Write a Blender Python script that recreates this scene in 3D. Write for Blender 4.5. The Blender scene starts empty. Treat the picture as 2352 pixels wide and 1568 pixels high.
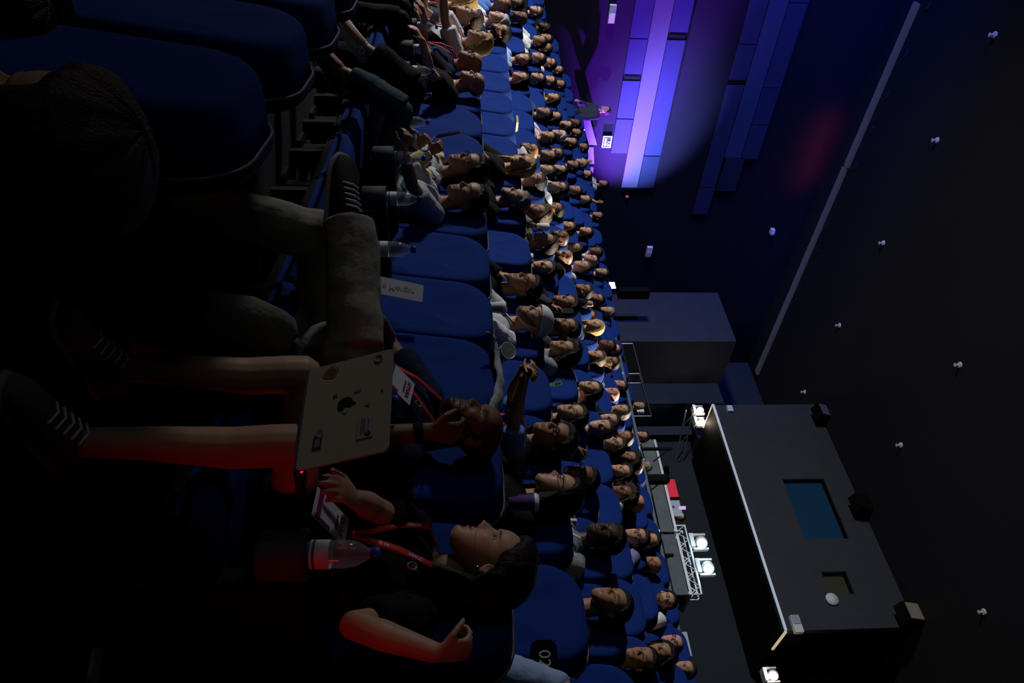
import bpy, bmesh, math, random
from mathutils import Vector as V, Matrix, Euler, noise
random.seed(7)
sc = bpy.context.scene
COL = sc.collection
R = math.radians
# ------------------------------------------------------------------ camera, world, light, exposure
CAMZ = 1.01
FP = 1640.0
S2 = math.sqrt(.5)
PIT = math.atan(114/1640)
RIGHT = V((S2, -S2, 0)); FWDH = V((S2, S2, 0))
FWD = FWDH*math.cos(PIT)+V((0, 0, math.sin(PIT)))
UP = -FWDH*math.sin(PIT)+V((0, 0, math.cos(PIT)))
cam = bpy.data.cameras.new('camera'); camo = bpy.data.objects.new('camera', cam); COL.objects.link(camo)
cam.sensor_width = 36; cam.lens = FP/2352*36; cam.clip_start = .02; cam.clip_end = 200
m = Matrix((UP, -RIGHT, -FWD)).transposed().to_4x4()      # the photograph lies on its side: world up is image right
m.translation = V((0, 0, CAMZ)); camo.matrix_world = m
sc.camera = camo
sc.view_settings.view_transform = 'Standard'; sc.view_settings.look = 'None'
sc.view_settings.gamma = 1; sc.view_settings.use_curve_mapping = False
sc.view_settings.exposure = 0.0
cy = sc.cycles
cy.max_bounces = 5; cy.diffuse_bounces = 2; cy.glossy_bounces = 2; cy.transmission_bounces = 5; cy.transparent_max_bounces = 6
cy.caustics_reflective = False; cy.caustics_refractive = False; cy.sample_clamp_indirect = 3
try:
    cy.use_denoising = True; cy.denoiser = 'OPENIMAGEDENOISE'
except Exception: pass
w = bpy.data.worlds.new('world'); sc.world = w; w.use_nodes = True
w.node_tree.nodes['Background'].inputs[0].default_value = (.35, .45, .75, 1)
w.node_tree.nodes['Background'].inputs[1].default_value = .004

def aim(o, target):
    o.rotation_euler = (V(target)-o.location).to_track_quat('-Z', 'Y').to_euler()
def spot(name, loc, target, col, watt, size, blend=.6, rad=.1):
    l = bpy.data.lights.new(name, 'SPOT'); l.energy = watt; l.color = col; l.spot_size = R(size); l.spot_blend = blend; l.shadow_soft_size = rad
    o = bpy.data.objects.new(name, l); COL.objects.link(o); o.location = loc; aim(o, target); return o
def area(name, loc, target, col, watt, sx, sy):
    l = bpy.data.lights.new(name, 'AREA'); l.energy = watt; l.color = col; l.shape = 'RECTANGLE'; l.size = sx; l.size_y = sy
    o = bpy.data.objects.new(name, l); COL.objects.link(o); o.location = loc; aim(o, target); return o
# light from the stage (beyond the photograph's top edge)
STAGE = spot('stage_light', (-6, 14.2, 3.3), (6, 10.4, 2.6), (.93, .96, 1), 7300, 97, 1, .7)
area('stage_side_fill', (-9, 6, 4.5), (4, 5, 1.5), (.75, .85, 1), 32, 5, 3)  # soft fill added on the stage side to lift the near rows
area('overhead_fill', (1.2, 2.6, 9), (1.2, 2.5, 0), (.6, .75, 1), 4, 5, 5)  # unseen overhead fill, added to lift the dark zone near the camera
# violet wash on the side wall, from the fixture near the wall
spot('violet_wall_wash', (14.0, 16.1, 5.0), (6.5, 17.5, 5.5), (.22, .02, 1), 30000, 37, 1, .05)
spot('blue_wall_wash', (13.5, 13.2, 5.0), (9.5, 17.5, 5.95), (.20, .28, 1), 17000, 35, 1, .1)
spot('blue_upper_wash', (-4, 13.0, 8.5), (5.5, 17.5, 9.0), (.03, .10, 1), 9000, 60, 1, .3)
spot('magenta_wall_wash', (12.0, 15.2, 5.4), (6.2, 17.5, 6.6), (.5, .03, .8), 500, 60, 1, .1)
# white back light grazing the audience
spot('back_spot', (16.4, 1.5, 10.9), (4.5, 7.2, 1.75), (1, .86, .68), 42000, 10.5, .3, .05)
# red glow at the right of the front row
spot('red_standby_light', (1.42, .16, .60), (1.55, .85, .72), (1, .03, .03), 1.5, 100, 1, .05)
area('ceiling_red_glow', (10.0, 16.9, 11.05), (10.0, 17.6, 10.95), (1, .10, .03), 5.5, 2.2, .1).data.spread = R(110)
area('ceiling_blue_glow', (9.5, 16.3, 11.1), (9.5, 17.6, 10.4), (.12, .15, 1), 34, 14, .3)

def ray(x, y):
    d = FWD*FP + RIGHT*(y-784) + UP*(x-1176)
    return d/d.dot(FWDH)
def at(x, y, Z):
    return V((0, 0, CAMZ))+ray(x, y)*Z
CX, CY = -31.3, 8.0                                        # centre of the curved rows
RISE = .41
def rho(r): return 34+.95*r if r >= 0 else 34+1.4*r
def zfloor(r): return RISE*r if r >= 0 else .62*r
def solve(x, y, rr):
    d = ray(x, y)
    a = d.x**2+d.y**2; b = -2*(d.x*CX+d.y*CY); c = CX*CX+CY*CY-rr*rr
    return (-b+math.sqrt(max(0, b*b-4*a*c)))/2/a
def arc(s, rr, z=0):
    t = s/rr
    return V((CX+rr*math.cos(t), CY+rr*math.sin(t), z))
def s_of(p, rr): return math.atan2(p.y-CY, p.x-CX)*rr
def plane_pt(x, y, axis, val):
    d = ray(x, y); o = V((0, 0, CAMZ))
    k = (val-o[axis])/d[axis]
    return o+d*k
def proj(p):
    q = p-V((0, 0, CAMZ)); f = q.dot(FWD)
    return 1176+FP*q.dot(UP)/f, 784+FP*q.dot(RIGHT)/f

# ------------------------------------------------------------------ materials
MATS = {}
def mat(name, col, rough=.6, metal=0, emit=None, es=1, bump=0, bscale=200, spec=.4, var=0, vscale=8, sheen=0, alpha=1, trans=0, ior=1.45):
    if name in MATS: return MATS[name]
    M = bpy.data.materials.new(name); M.use_nodes = True; nt = M.node_tree; b = nt.nodes['Principled BSDF']
    b.inputs['Base Color'].default_value = (*col, 1); b.inputs['Roughness'].default_value = rough; b.inputs['Metallic'].default_value = metal
    b.inputs['Specular IOR Level'].default_value = spec; b.inputs['IOR'].default_value = ior
    if sheen: b.inputs['Sheen Weight'].default_value = sheen
    if trans: b.inputs['Transmission Weight'].default_value = trans
    if alpha < 1: b.inputs['Alpha'].default_value = alpha
    if emit: b.inputs['Emission Color'].default_value = (*emit, 1); b.inputs['Emission Strength'].default_value = es
    if bump or var:
        tc = nt.nodes.new('ShaderNodeTexCoord'); n = nt.nodes.new('ShaderNodeTexNoise')
        nt.links.new(tc.outputs['Object'], n.inputs['Vector'])
        if var:
            n.inputs['Scale'].default_value = vscale; n.inputs['Detail'].default_value = 4
            r = nt.nodes.new('ShaderNodeValToRGB')
            r.color_ramp.elements[0].color = (*[c*(1-var) for c in col], 1); r.color_ramp.elements[1].color = (*[min(1, c*(1+var)) for c in col], 1)
            r.color_ramp.elements[0].position = .3; r.color_ramp.elements[1].position = .7
            nt.links.new(n.outputs['Fac'], r.inputs['Fac']); nt.links.new(r.outputs['Color'], b.inputs['Base Color'])
        if bump:
            n2 = nt.nodes.new('ShaderNodeTexNoise'); n2.inputs['Scale'].default_value = bscale; n2.inputs['Detail'].default_value = 3
            nt.links.new(tc.outputs['Object'], n2.inputs['Vector'])
            bp = nt.nodes.new('ShaderNodeBump'); bp.inputs['Strength'].default_value = bump; bp.inputs['Distance'].default_value = .01
            nt.links.new(n2.outputs['Fac'], bp.inputs['Height']); nt.links.new(bp.outputs['Normal'], b.inputs['Normal'])
    MATS[name] = M; return M
def ramp_pattern(M, kind, cols, scale):
    nt = M.node_tree; b = nt.nodes['Principled BSDF']
    tc = nt.nodes.new('ShaderNodeTexCoord')
    t = nt.nodes.new({'vor': 'ShaderNodeTexVoronoi', 'noise': 'ShaderNodeTexNoise', 'wave': 'ShaderNodeTexWave'}[kind])
    t.inputs['Scale'].default_value = scale
    nt.links.new(tc.outputs['Object'], t.inputs['Vector'])
    r = nt.nodes.new('ShaderNodeValToRGB'); r.color_ramp.interpolation = 'CONSTANT'
    while len(r.color_ramp.elements) < len(cols): r.color_ramp.elements.new(.5)
    for i, (p, c) in enumerate(cols):
        r.color_ramp.elements[i].position = p; r.color_ramp.elements[i].color = (*c, 1)
    nt.links.new(t.outputs['Distance' if kind == 'vor' else 'Fac'], r.inputs['Fac']); nt.links.new(r.outputs['Color'], b.inputs['Base Color'])
    return M
BLUE = mat('blue seat fabric', (.006, .026, .165), .9, bump=.25, bscale=600, spec=.12)
SHELL = mat('black seat plastic', (.005, .005, .006), .6, spec=.15)
PIPE = mat('grey piping', (.075, .075, .085), .5)
RUBBER = mat('grey armrest pad', (.05, .05, .052), .7, bump=.2, bscale=300)
BLACK = mat('matt black', (.005, .005, .006), .7, spec=.12)
FLOOR = mat('dark carpet', (.006, .0065, .009), .95, bump=.6, bscale=120, var=.3, vscale=40)
WALLM = mat('dark wall cloth', (.022, .031, .040), .9, bump=.3, bscale=90)
WALLP = mat('dark side wall cloth', (.0046, .0014, .009), .9, bump=.2, bscale=90)
CEIL = mat('black perforated ceiling', (.012, .012, .014), .8, bump=.3, bscale=60)
GREYW = mat('grey painted wall', (.037, .041, .051), .8, var=.08, vscale=3)
STEEL = mat('brushed steel', (.5, .5, .52), .35, 1)
ALU = mat('aluminium truss', (.55, .57, .6), .4, .9)
WHITE = mat('white plastic', (.75, .75, .77), .5)
PAPER = mat('paper', (.72, .72, .74), .8)
GLASS = mat('clear plastic', (.75, .8, .85), .06, alpha=.16, spec=1.0)
WATER = mat('water', (.5, .6, .7), .02, alpha=.10, spec=.6)
CAPB = mat('blue bottle cap', (.02, .06, .5), .4)
LABEL = mat('bottle label', (.7, .72, .75), .6)
CLOTH = dict(black=(.010, .010, .011), navy=(.012, .018, .045), white=(.68, .68, .70), cream=(.6, .58, .52), ltblue=(.34, .45, .68), sky=(.22, .38, .72), blue=(.10, .2, .5),
    teal=(.03, .09, .13), grey=(.24, .26, .27), dgrey=(.045, .048, .055), ltgrey=(.4, .42, .45), khaki=(.16, .14, .10), mint=(.28, .40, .33), pink=(.55, .12, .22), red=(.45, .03, .03),
    lime=(.4, .42, .05), denim=(.052, .088, .115), yellow=(.75, .62, .02), olive=(.07, .075, .05), purple=(.22, .18, .36), pale=(.45, .47, .52), slate=(.06, .065, .085),
    leather=(.012, .012, .013), silver=(.55, .6, .66), floral=(.6, .6, .58), brown=(.08, .05, .035), stone=(.35, .32, .245))
def cloth(c):
    n = c+' cloth'
    if n in MATS: return MATS[n]
    M = mat(n, CLOTH[c], .42 if c == 'leather' else .9, bump=.35, bscale=35, spec=.5 if c == 'leather' else .15)
    if c == 'floral': ramp_pattern(M, 'noise', [(0, (.62, .62, .6)), (.47, (.03, .03, .035)), (.53, (.62, .6, .55)), (.6, (.65, .42, .03)), (.68, (.15, .16, .17))], 9)
    if c == 'pink': ramp_pattern(M, 'noise', [(0, (.7, .6, .63)), (.48, (.5, .03, .14)), (.58, (.7, .62, .66))], 8)
    if c == 'slate': ramp_pattern(M, 'vor', [(0, (.2, .2, .23)), (.12, (.055, .06, .08))], 90)
    return M
HAIRC = dict(k=(.006, .005, .005), n=(.026, .016, .010), h=(.07, .04, .022), b=(.42, .27, .10), g=(.16, .155, .15), w=(.5, .49, .47), r=(.16, .045, .02))
def hairmat(c):
    n = 'hair '+{'k': 'black', 'n': 'dark brown', 'h': 'brown', 'b': 'blond', 'g': 'grey', 'w': 'white', 'r': 'red'}[c]
    if n in MATS: return MATS[n]
    M = mat(n, HAIRC[c], .5, spec=.22); nt = M.node_tree; b = nt.nodes['Principled BSDF']
    tc = nt.nodes.new('ShaderNodeTexCoord'); mp = nt.nodes.new('ShaderNodeMapping'); mp.inputs['Scale'].default_value = (90, 90, 9)
    t = nt.nodes.new('ShaderNodeTexNoise'); t.inputs['Scale'].default_value = 3; t.inputs['Detail'].default_value = 3
    bp = nt.nodes.new('ShaderNodeBump'); bp.inputs['Strength'].default_value = .55; bp.inputs['Distance'].default_value = .01
    nt.links.new(tc.outputs['Object'], mp.inputs['Vector']); nt.links.new(mp.outputs['Vector'], t.inputs['Vector'])
    nt.links.new(t.outputs['Fac'], bp.inputs['Height']); nt.links.new(bp.outputs['Normal'], b.inputs['Normal'])
    return M
def attr_mat():
    M = bpy.data.materials.new('skin'); M.use_nodes = True; nt = M.node_tree; b = nt.nodes['Principled BSDF']
    a = nt.nodes.new('ShaderNodeAttribute'); a.attribute_name = 'Col'
    nt.links.new(a.outputs['Color'], b.inputs['Base Color']); b.inputs['Roughness'].default_value = .5; b.inputs['Specular IOR Level'].default_value = .35
    return M
SKIN = attr_mat()
SKINC = dict(l=(.53, .29, .175), t=(.39, .195, .105), b=(.20, .092, .048), d=(.070, .036, .023), p=(.58, .285, .20))

# ------------------------------------------------------------------ mesh builder
class MB:
    def __init__(s): s.v = []; s.f = []
    def add(s, vs, fs):
        o = len(s.v); s.v += [tuple(v) for v in vs]; s.f += [tuple(i+o for i in f) for f in fs]; return s
    def box(s, c, d, M=None):
        c = V(c); h = V(d)/2
        vs = [V((x*h.x, y*h.y, z*h.z)) for x in (-1, 1) for y in (-1, 1) for z in (-1, 1)]
        vs = [(M @ v if M else v)+c for v in vs]
        return s.add(vs, [(0, 1, 3, 2), (4, 6, 7, 5), (0, 4, 5, 1), (2, 3, 7, 6), (0, 2, 6, 4), (1, 5, 7, 3)])
    def poly(s, pts, d):                                    # prism: polygon pushed along d
        n = len(pts); d = V(d)
        vs = [V(p) for p in pts]+[V(p)+d for p in pts]
        return s.add(vs, [tuple(range(n-1, -1, -1)), tuple(range(n, 2*n))]+[(i, (i+1) % n, n+(i+1) % n, n+i) for i in range(n)])
    def tube(s, pts, rad, side=None, n=10, round_=.7):
        pts = [V(p) for p in pts]; N = len(pts)
        if not isinstance(rad, (list, tuple)) or (len(rad) == 2 and N != 2 and not isinstance(rad[0], tuple)): rad = [rad]*N
        rad = [r if isinstance(r, (tuple, list)) else (r, r) for r in rad]
        rings = []; prev = None
        for i in range(N):
            t = (pts[min(i+1, N-1)]-pts[max(i-1, 0)])
            if t.length < 1e-7: t = V((0, 0, 1))
            t.normalize()
            if side is not None: a = V(side)
            elif prev is not None: a = prev
            else: a = V((0, 1, 0)) if abs(t.y) < .9 else V((1, 0, 0))
            a = a-t*a.dot(t)
            if a.length < 1e-5: a = t.orthogonal()
            a.normalize(); prev = a; b = t.cross(a)
            rings.append((pts[i], a, b, rad[i], t))
        vs = []; fs = []
        def ring(c, a, b, r, k=1): 
            for j in range(n):
                w_ = 2*math.pi*j/n; vs.append(c+a*(r[0]*k*math.cos(w_))+b*(r[1]*k*math.sin(w_)))
        p, a, b, r, t = rings[0]; e = min(r)*round_
        seq = []
        if round_: ring(p-t*e*.75, a, b, r, .66); seq.append(0)
        for q in rings: ring(*q[:4])
        p, a, b, r, t = rings[-1]; e = min(r)*round_
        if round_: ring(p+t*e*.75, a, b, r, .66)
        nr = len(vs)//n
        for i in range(nr-1):
            for j in range(n):
                fs.append((i*n+j, i*n+(j+1) % n, (i+1)*n+(j+1) % n, (i+1)*n+j))
        p0 = rings[0]; p1 = rings[-1]
        vs.append(p0[0]-p0[4]*min(p0[3])*round_); vs.append(p1[0]+p1[4]*min(p1[3])*round_)
        a0 = len(vs)-2
        for j in range(n):
            fs.append((a0, (j+1) % n, j)); fs.append((a0+1, (nr-1)*n+j, (nr-1)*n+(j+1) % n))
        return s.add(vs, fs)
    def ball(s, c, r, n=12, M=None):
        r = V(r) if isinstance(r, (tuple, list, V)) else V((r, r, r)); c = V(c); vs = []; fs = []; m_ = n//2+1
        for i in range(1, m_):
            for j in range(n):
                p = math.pi*i/m_; a = 2*math.pi*j/n
                v = V((r.x*math.sin(p)*math.cos(a), r.y*math.sin(p)*math.sin(a), r.z*math.cos(p))); vs.append((M @ v if M else v)+c)
        k = len(vs); vs += [c+(M @ V((0, 0, r.z)) if M else V((0, 0, r.z))), c-(M @ V((0, 0, r.z)) if M else V((0, 0, r.z)))]
        for i in range(m_-2):
            for j in range(n): fs.append((i*n+j, (i+1)*n+j, (i+1)*n+(j+1) % n, i*n+(j+1) % n))
        for j in range(n): fs.append((k, j, (j+1) % n)); fs.append((k+1, (m_-2)*n+(j+1) % n, (m_-2)*n+j))
        return s.add(vs, fs)
    def lathe(s, prof, c=(0, 0, 0), n=20, M=None):
        c = V(c); vs = []; fs = []
        for r, z in prof:
            for j in range(n):
                a = 2*math.pi*j/n; v = V((r*math.cos(a), r*math.sin(a), z)); vs.append((M @ v if M else v)+c)
        for i in range(len(prof)-1):
            for j in range(n): fs.append((i*n+j, i*n+(j+1) % n, (i+1)*n+(j+1) % n, (i+1)*n+j))
        return s.add(vs, fs)
    def mesh(s, name, smooth=True):
        me = bpy.data.meshes.new(name); me.from_pydata(s.v, [], s.f); me.validate()
        if smooth: me.polygons.foreach_set('use_smooth', [True]*len(me.polygons))
        return me
def link(name, me, m_=None, parent=None, loc=None, rz=None, smooth_by=None):
    o = bpy.data.objects.new(name, me); COL.objects.link(o)
    if m_ and not me.materials: me.materials.append(m_)
    if parent: o.parent = parent
    if loc is not None: o.location = loc
    if rz is not None: o.rotation_euler = (0, 0, rz)
    return o
def put(name, mb, m_, parent=None, smooth=False, **k): return link(name, mb.mesh(name, smooth), m_, parent, **k)
def tag(o, label, cat, group=None):
    o['label'] = label; o['category'] = cat
    if group: o['group'] = group
    return o
def struct(o): o['kind'] = 'structure'; return o
def empty(name, label, cat, loc, rz=0, group=None):
    o = bpy.data.objects.new(name, None); COL.objects.link(o); o.location = loc; o.rotation_euler = (0, 0, rz); o.empty_display_size = .1
    return tag(o, label, cat, group)
def text(name, body, size, m_, parent, M, ext=.0005):
    c = bpy.data.curves.new(name, 'FONT'); c.body = body; c.size = size; c.align_x = 'CENTER'; c.align_y = 'CENTER'; c.extrude = ext
    c.materials.append(m_)
    t = bpy.data.scenes.new('t'); q = bpy.data.objects.new('t', c); t.collection.objects.link(q); t.view_layers[0].update()
    dg = t.view_layers[0].depsgraph; me = bpy.data.meshes.new_from_object(q.evaluated_get(dg), depsgraph=dg); bpy.data.objects.remove(q); bpy.data.scenes.remove(t)
    if not me.materials: me.materials.append(m_)
    o = bpy.data.objects.new(name, me); COL.objects.link(o); o.parent = parent; o.matrix_local = M
    return o
def frame(o_, x, y):                                         # matrix whose columns are x, y, x cross y at origin o_
    x = V(x).normalized(); y = (V(y)-x*V(y).dot(x)).normalized(); z = x.cross(y)
    M = Matrix((x, y, z)).transposed().to_4x4(); M.translation = V(o_); return M
def gs(x, s): return math.exp(-(x/s)**2)
def lerp(a, b, t): return a+(b-a)*t
def interp(tab, x):
    if x <= tab[0][0]: return tab[0][1]
    for (a, b), (c, d) in zip(tab, tab[1:]):
        if x <= c:
            t = (x-a)/(c-a); t = t*t*(3-2*t)
            return b+(d-b)*t
    return tab[-1][1]
# ------------------------------------------------------------------ people
SECT = [(.000, .050, .016, .017), (.010, .046, .031, .030), (.030, .032, .051, .045), (.055, .017, .066, .055), (.080, .007, .076, .063), (.110, -.003, .086, .0695),
        (.125, -.009, .089, .072), (.145, -.012, .0975, .074), (.175, -.014, .097, .0755), (.200, -.016, .084, .067), (.217, -.018, .060, .048), (.228, -.018, .022, .018)]
def sect(t):
    n = len(SECT); t = min(max(t, 0), SECT[-1][0]-1e-6)
    i = max(k for k in range(n-1) if SECT[k][0] <= t); a, b = SECT[i], SECT[i+1]; p, q = SECT[max(0, i-1)], SECT[min(n-1, i+2)]
    h = b[0]-a[0]; u = (t-a[0])/h; out = []
    for k in (1, 2, 3):
        m0 = (b[k]-p[k])/(b[0]-p[0])*h; m1 = (q[k]-a[k])/(q[0]-a[0])*h
        out.append((2*u**3-3*u*u+1)*a[k]+(u**3-2*u*u+u)*m0+(3*u*u-2*u**3)*b[k]+(u**3-u*u)*m1)
    return out
def head_grid(nA, nZ, skin, P, rnd):
    """Head in its own frame: x forward, y left, z up, eyes at half the height. Returns verts, faces, colours."""
    vs = []; cs = []; fs = []
    fem = P['sex'] == 'w'
    sk = V(SKINC[skin]); sk = sk*rnd.uniform(.9, 1.1)
    hc = V(HAIRC[P['hcol']]); lipc = V((sk.x*.85, sk.y*.45, sk.z*.45)); dark = V((.012, .008, .006))
    if 'redlips' in P['ex']: lipc = V((.5, .02, .03))
    bald = P['hair'] in ('bald',); buzz = P['hair'] in ('buzz', 'balding')
    jaw = .93 if fem else 1.0
    nz = rnd.uniform(.9, 1.15); op = .012 if 'mouthopen' in P['ex'] else 0
    smile = 'smile' in P['ex']
    zs = [.228*(.5-.5*math.cos(math.pi*(.012+.976*i/(nZ-1)))) for i in range(nZ)]
    zs = [.55*z+.45*.228*(i+.3)/(nZ-.4) for i, z in enumerate(zs)]
    for i, t in enumerate(zs):
        cx, dx, wy = sect(t); z = t-.115
        if t < .07: wy *= jaw
        for j in range(nA):
            u = -math.pi+2*math.pi*(j+.5)/nA; a = u-.45*math.sin(u)
            c, s = math.cos(a), math.sin(a); e = .86
            x = cx+dx*math.copysign(abs(c)**e, c); y = wy*math.copysign(abs(s)**e, s)
            ay = abs(y); fr = max(0, c)**.5 if c > 0 else 0
            d = 0
            if fr:
                if -.042 < z < .024:
                    h = interp([(-.042, 0), (-.034, .012), (-.024, .0235), (-.012, .017), (.004, .0085), (.022, 0)], z)*nz
                    d += h*gs(y, interp([(-.04, .016), (-.026, .0135), (-.01, .0095), (.02, .009)], z))
                d += .006*gs(ay-.0135, .006)*gs(z+.029, .008)
                d -= .0085*gs(ay-.031, .016)*gs(z-.010, .011)
                d += .0045*gs(ay-.032, .0115)*gs(z-.009, .0075)
                d += (.0025 if fem else .005)*gs(ay-.026, .024)*gs(z-.028, .007)
                d += .004*gs(ay-.046, .018)*gs(z+.018, .016)
                d += (.0055*gs(y, .019)*gs(z+.054, .0055)+.0062*gs(y, .017)*gs(z+.067+op, .0058))
                d -= (.0055+op*.8)*gs(y, .022)*gs(z+.0605+op*.5, .0022+op*.45)
                d += .006*gs(y, .017)*gs(z+.098, .012)-.004*gs(y, .02)*gs(z+.082, .006)
            x += d*fr
            col = sk.copy()
            if c > 0.05:
                col = col.lerp(V((sk.x*1.05, sk.y*.86, sk.z*.82)), .5*gs(ay-.042, .02)*gs(z+.028, .02))
                k = max(gs(y, .022)*gs(z+.055, .005), gs(y, .02)*gs(z+.066+op, .0055))
                col = col.lerp(lipc, min(1, 1.1*k))
                if gs(y, .02)*gs(z+.0605+op*.5, .0018+op*.45) > .5: col = dark*2
                if smile and ay < .024 and abs(z+.060) < .004: col = V((.6, .58, .54))
                br = gs((ay-.033)/.019, 1)*gs((z-.0275+.09*max(0, ay-.036)), .0042 if not fem else .003)
                col = col.lerp(hc.lerp(sk, .15) if not bald or P['hcol'] == 'k' else sk*.45, min(1, 1.3*br))
                ex, ez = (ay-.0315)/.0135, (z-.0095)/.0052
                q = ex*ex+ez*ez
                if q < 1.9: col = col.lerp(dark*1.5, min(1, (1.9-q)*1.2))
                if q < .75:
                    col = V((.30, .28, .26))
                    if (ay-.0315)**2+(z-.0095)**2 < .0048**2: col = dark
            beard = 'beard' in P['ex']; stub = 'stubble' in P['ex'] or (not fem and P.get('stub', 0))
            lim = -.038-.02*max(0, c)+.055*max(0, 1-abs(a)/1.5 < .35)*0
            if (beard or stub) and c > -.25:
                edge = interp([(0, -.044), (.35, -.042), (.7, -.052), (1.0, -.048), (1.25, -.02), (1.5, .01), (1.7, .02)], abs(a))
                k = 1/(1+math.exp((z-edge)/.004))*(1 if abs(a) < 1.66 else 0)
                k *= 1-min(1, 1.4*gs(y, .021)*gs(z+.061, .010))
                col = col.lerp(hc.lerp(sk, .12 if beard else .62), k*(.95 if beard else .8))
                if beard: x += .006*k*max(0, c); y += .004*k*math.copysign(1, y)
            if buzz or (P['hair'] == 'bald' and not 'shiny' in P['ex']):
                hl = interp([(0, .075), (.6, .07), (.95, .052), (1.2, .02), (1.5, -.005), (1.75, -.01), (1.9, -.045), (3.2, -.055)], abs(a))
                if P['hair'] == 'balding': hl = interp([(0, .2), (.9, .2), (1.25, .05), (1.5, -.005), (1.75, -.01), (1.9, -.045), (3.2, -.05)], abs(a))
                k = 1/(1+math.exp((hl-z)/.005))
                if P['hair'] == 'balding': k *= 1/(1+math.exp((z-.085)/.006))
                col = col.lerp(hc.lerp(sk, .25 if buzz else .8), k*(.85 if buzz else .35))
            vs.append(V((x, y, z))); cs.append(col)
    for i in range(nZ-1):
        for j in range(nA): fs.append((i*nA+j, i*nA+(j+1) % nA, (i+1)*nA+(j+1) % nA, (i+1)*nA+j))
    fs.append(tuple(range(nA-1, -1, -1))); fs.append(tuple(range((nZ-1)*nA, nZ*nA)))
    # ears
    for sgn in (1, -1):
        o = len(vs); n1, n2 = (14, 8) if nA > 60 else (10, 6)
        E = Matrix.Rotation(sgn*R(-24), 3, 'Z') @ Matrix.Rotation(R(12), 3, 'Y')
        for i in range(n2+1):
            for j in range(n1):
                p = math.pi*i/n2; a = 2*math.pi*j/n1
                q = V((.0185*math.sin(p)*math.cos(a), .0095*math.cos(p), .031*math.sin(p)*math.sin(a)))
                q.x *= 1+.22*math.sin(p)*math.sin(a)
                if math.cos(p)*sgn > 0: q.y -= sgn*.0085*gs(q.x-.002, .0105)*gs(q.z-.004, .017)
                vs.append(E @ q+V((-.016, sgn*.0745, .002))); cs.append(sk.lerp(V((sk.x, sk.y*.7, sk.z*.65)), .4))
        for i in range(n2):
            for j in range(n1): fs.append((o+i*n1+j, o+i*n1+(j+1) % n1, o+(i+1)*n1+(j+1) % n1, o+(i+1)*n1+j))
    return vs, fs, cs
SK0 = V((-.014, 0, .028)); SKR = V((.106, .0825, .0905))
HL = dict(short=[(0, 60), (.5, 61), (.85, 70), (1.15, 88), (1.45, 98), (1.75, 99), (2.0, 112), (2.6, 124), (3.2, 130)],
          medium=[(0, 58), (.5, 60), (.8, 70), (1.1, 92), (1.4, 106), (1.8, 114), (2.2, 125), (3.2, 130)],
          long=[(0, 53), (.4, 56), (.75, 68), (1.05, 92), (1.4, 102), (1.8, 110), (3.2, 118)])
HL['balding'] = None
def hair_mesh(P, near, rnd):
    st = P['hair']
    key = 'long' if st in ('long', 'vlong', 'bun') else 'medium' if st in ('medium', 'curly') else 'short'
    if st == 'bun': key = 'medium'
    tab = HL[key]; nA, nT = (72, 22) if near else (36, 12)
    th = dict(short=.023, medium=.030, long=.026, vlong=.024, curly=.050, bun=.012).get(st, .016); h0 = P.get('h0', .95)
    drop = dict(medium=.05 if P['sex'] == 'm' else .12, long=.30, vlong=.46, curly=.14 if P['sex'] == 'w' else .0).get(st, 0)
    nD = (14 if near else 7) if drop else 0
    amp = dict(curly=.020, medium=.006, short=.004).get(st, .005); fr = 38 if st == 'curly' else 22
    off = V((rnd.random()*9, rnd.random()*9, 0))
    mb = MB(); part = rnd.choice((-.35, .35))
    for i in range(nT+nD):
        for j in range(nA):
            a = -math.pi+2*math.pi*j/nA; aa = abs(a)
            h = R(interp(tab, aa)); v = min(1, i/(nT-1)); t = h*v
            d = V((math.sin(t)*math.cos(a), math.sin(t)*math.sin(a), math.cos(t)))
            d = Matrix.Rotation(R(2), 3, 'Y') @ d
            rr = 1/math.sqrt((d.x/SKR.x)**2+(d.y/SKR.y)**2+(d.z/SKR.z)**2)
            hang = drop and aa > h0
            edge = 1 if hang else (1-max(0, (v-.72)/.28)**2)
            k = th*(.35+.65*edge if hang else edge)*(1.15 if d.z > .5 else 1)
            if st == 'short': k *= .55+.6*max(0, d.z)
            nn = noise.noise((d+off)*(fr/8))*.5+noise.noise((d+off)*fr/3)*.5
            if st != 'curly' : nn = noise.noise(V((a*6, t*.8, off.x)))*.8+nn*.4
            else: nn = noise.noise((d+off)*9)+.6*noise.noise((d+off)*19)
            p = SK0+d*(rr+k+amp*nn*(edge if not hang else .8))
            if v >= 1 and not hang: p = SK0+d*(rr-.010)
            if i >= nT and hang:
                w_ = (i-nT+1)/nD; b = min(1, (aa-h0)/.55)
                L = drop*w_*(.35+.65*b)*(1+.10*math.sin(a*7+off.x)+.10*math.sin(a*17+off.y))
                q = p.copy(); q.z -= L
                q.x += (-.045*math.sin(min(1, w_*1.4)*1.57)*(1-b*.3) if aa < 1.8 else .03*math.sin(w_*3))
                q.y *= 1+(.16*math.sin(w_*2.6)-.22*w_)
                q += V((noise.noise(V((a*5, w_*3, off.y))), noise.noise(V((a*5, w_*3, off.y+5))), 0))*(.012 if st != 'curly' else .022)
                p = q
            mb.v.append(tuple(p))
    for i in range(nT+nD-1):
        for j in range(nA): mb.f.append((i*nA+j, (i+1)*nA+j, (i+1)*nA+(j+1) % nA, i*nA+(j+1) % nA))
    if st == 'bun': mb.ball((-.115, 0, .045), (.036, .042, .04), 16 if near else 8)
    return mb
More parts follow.
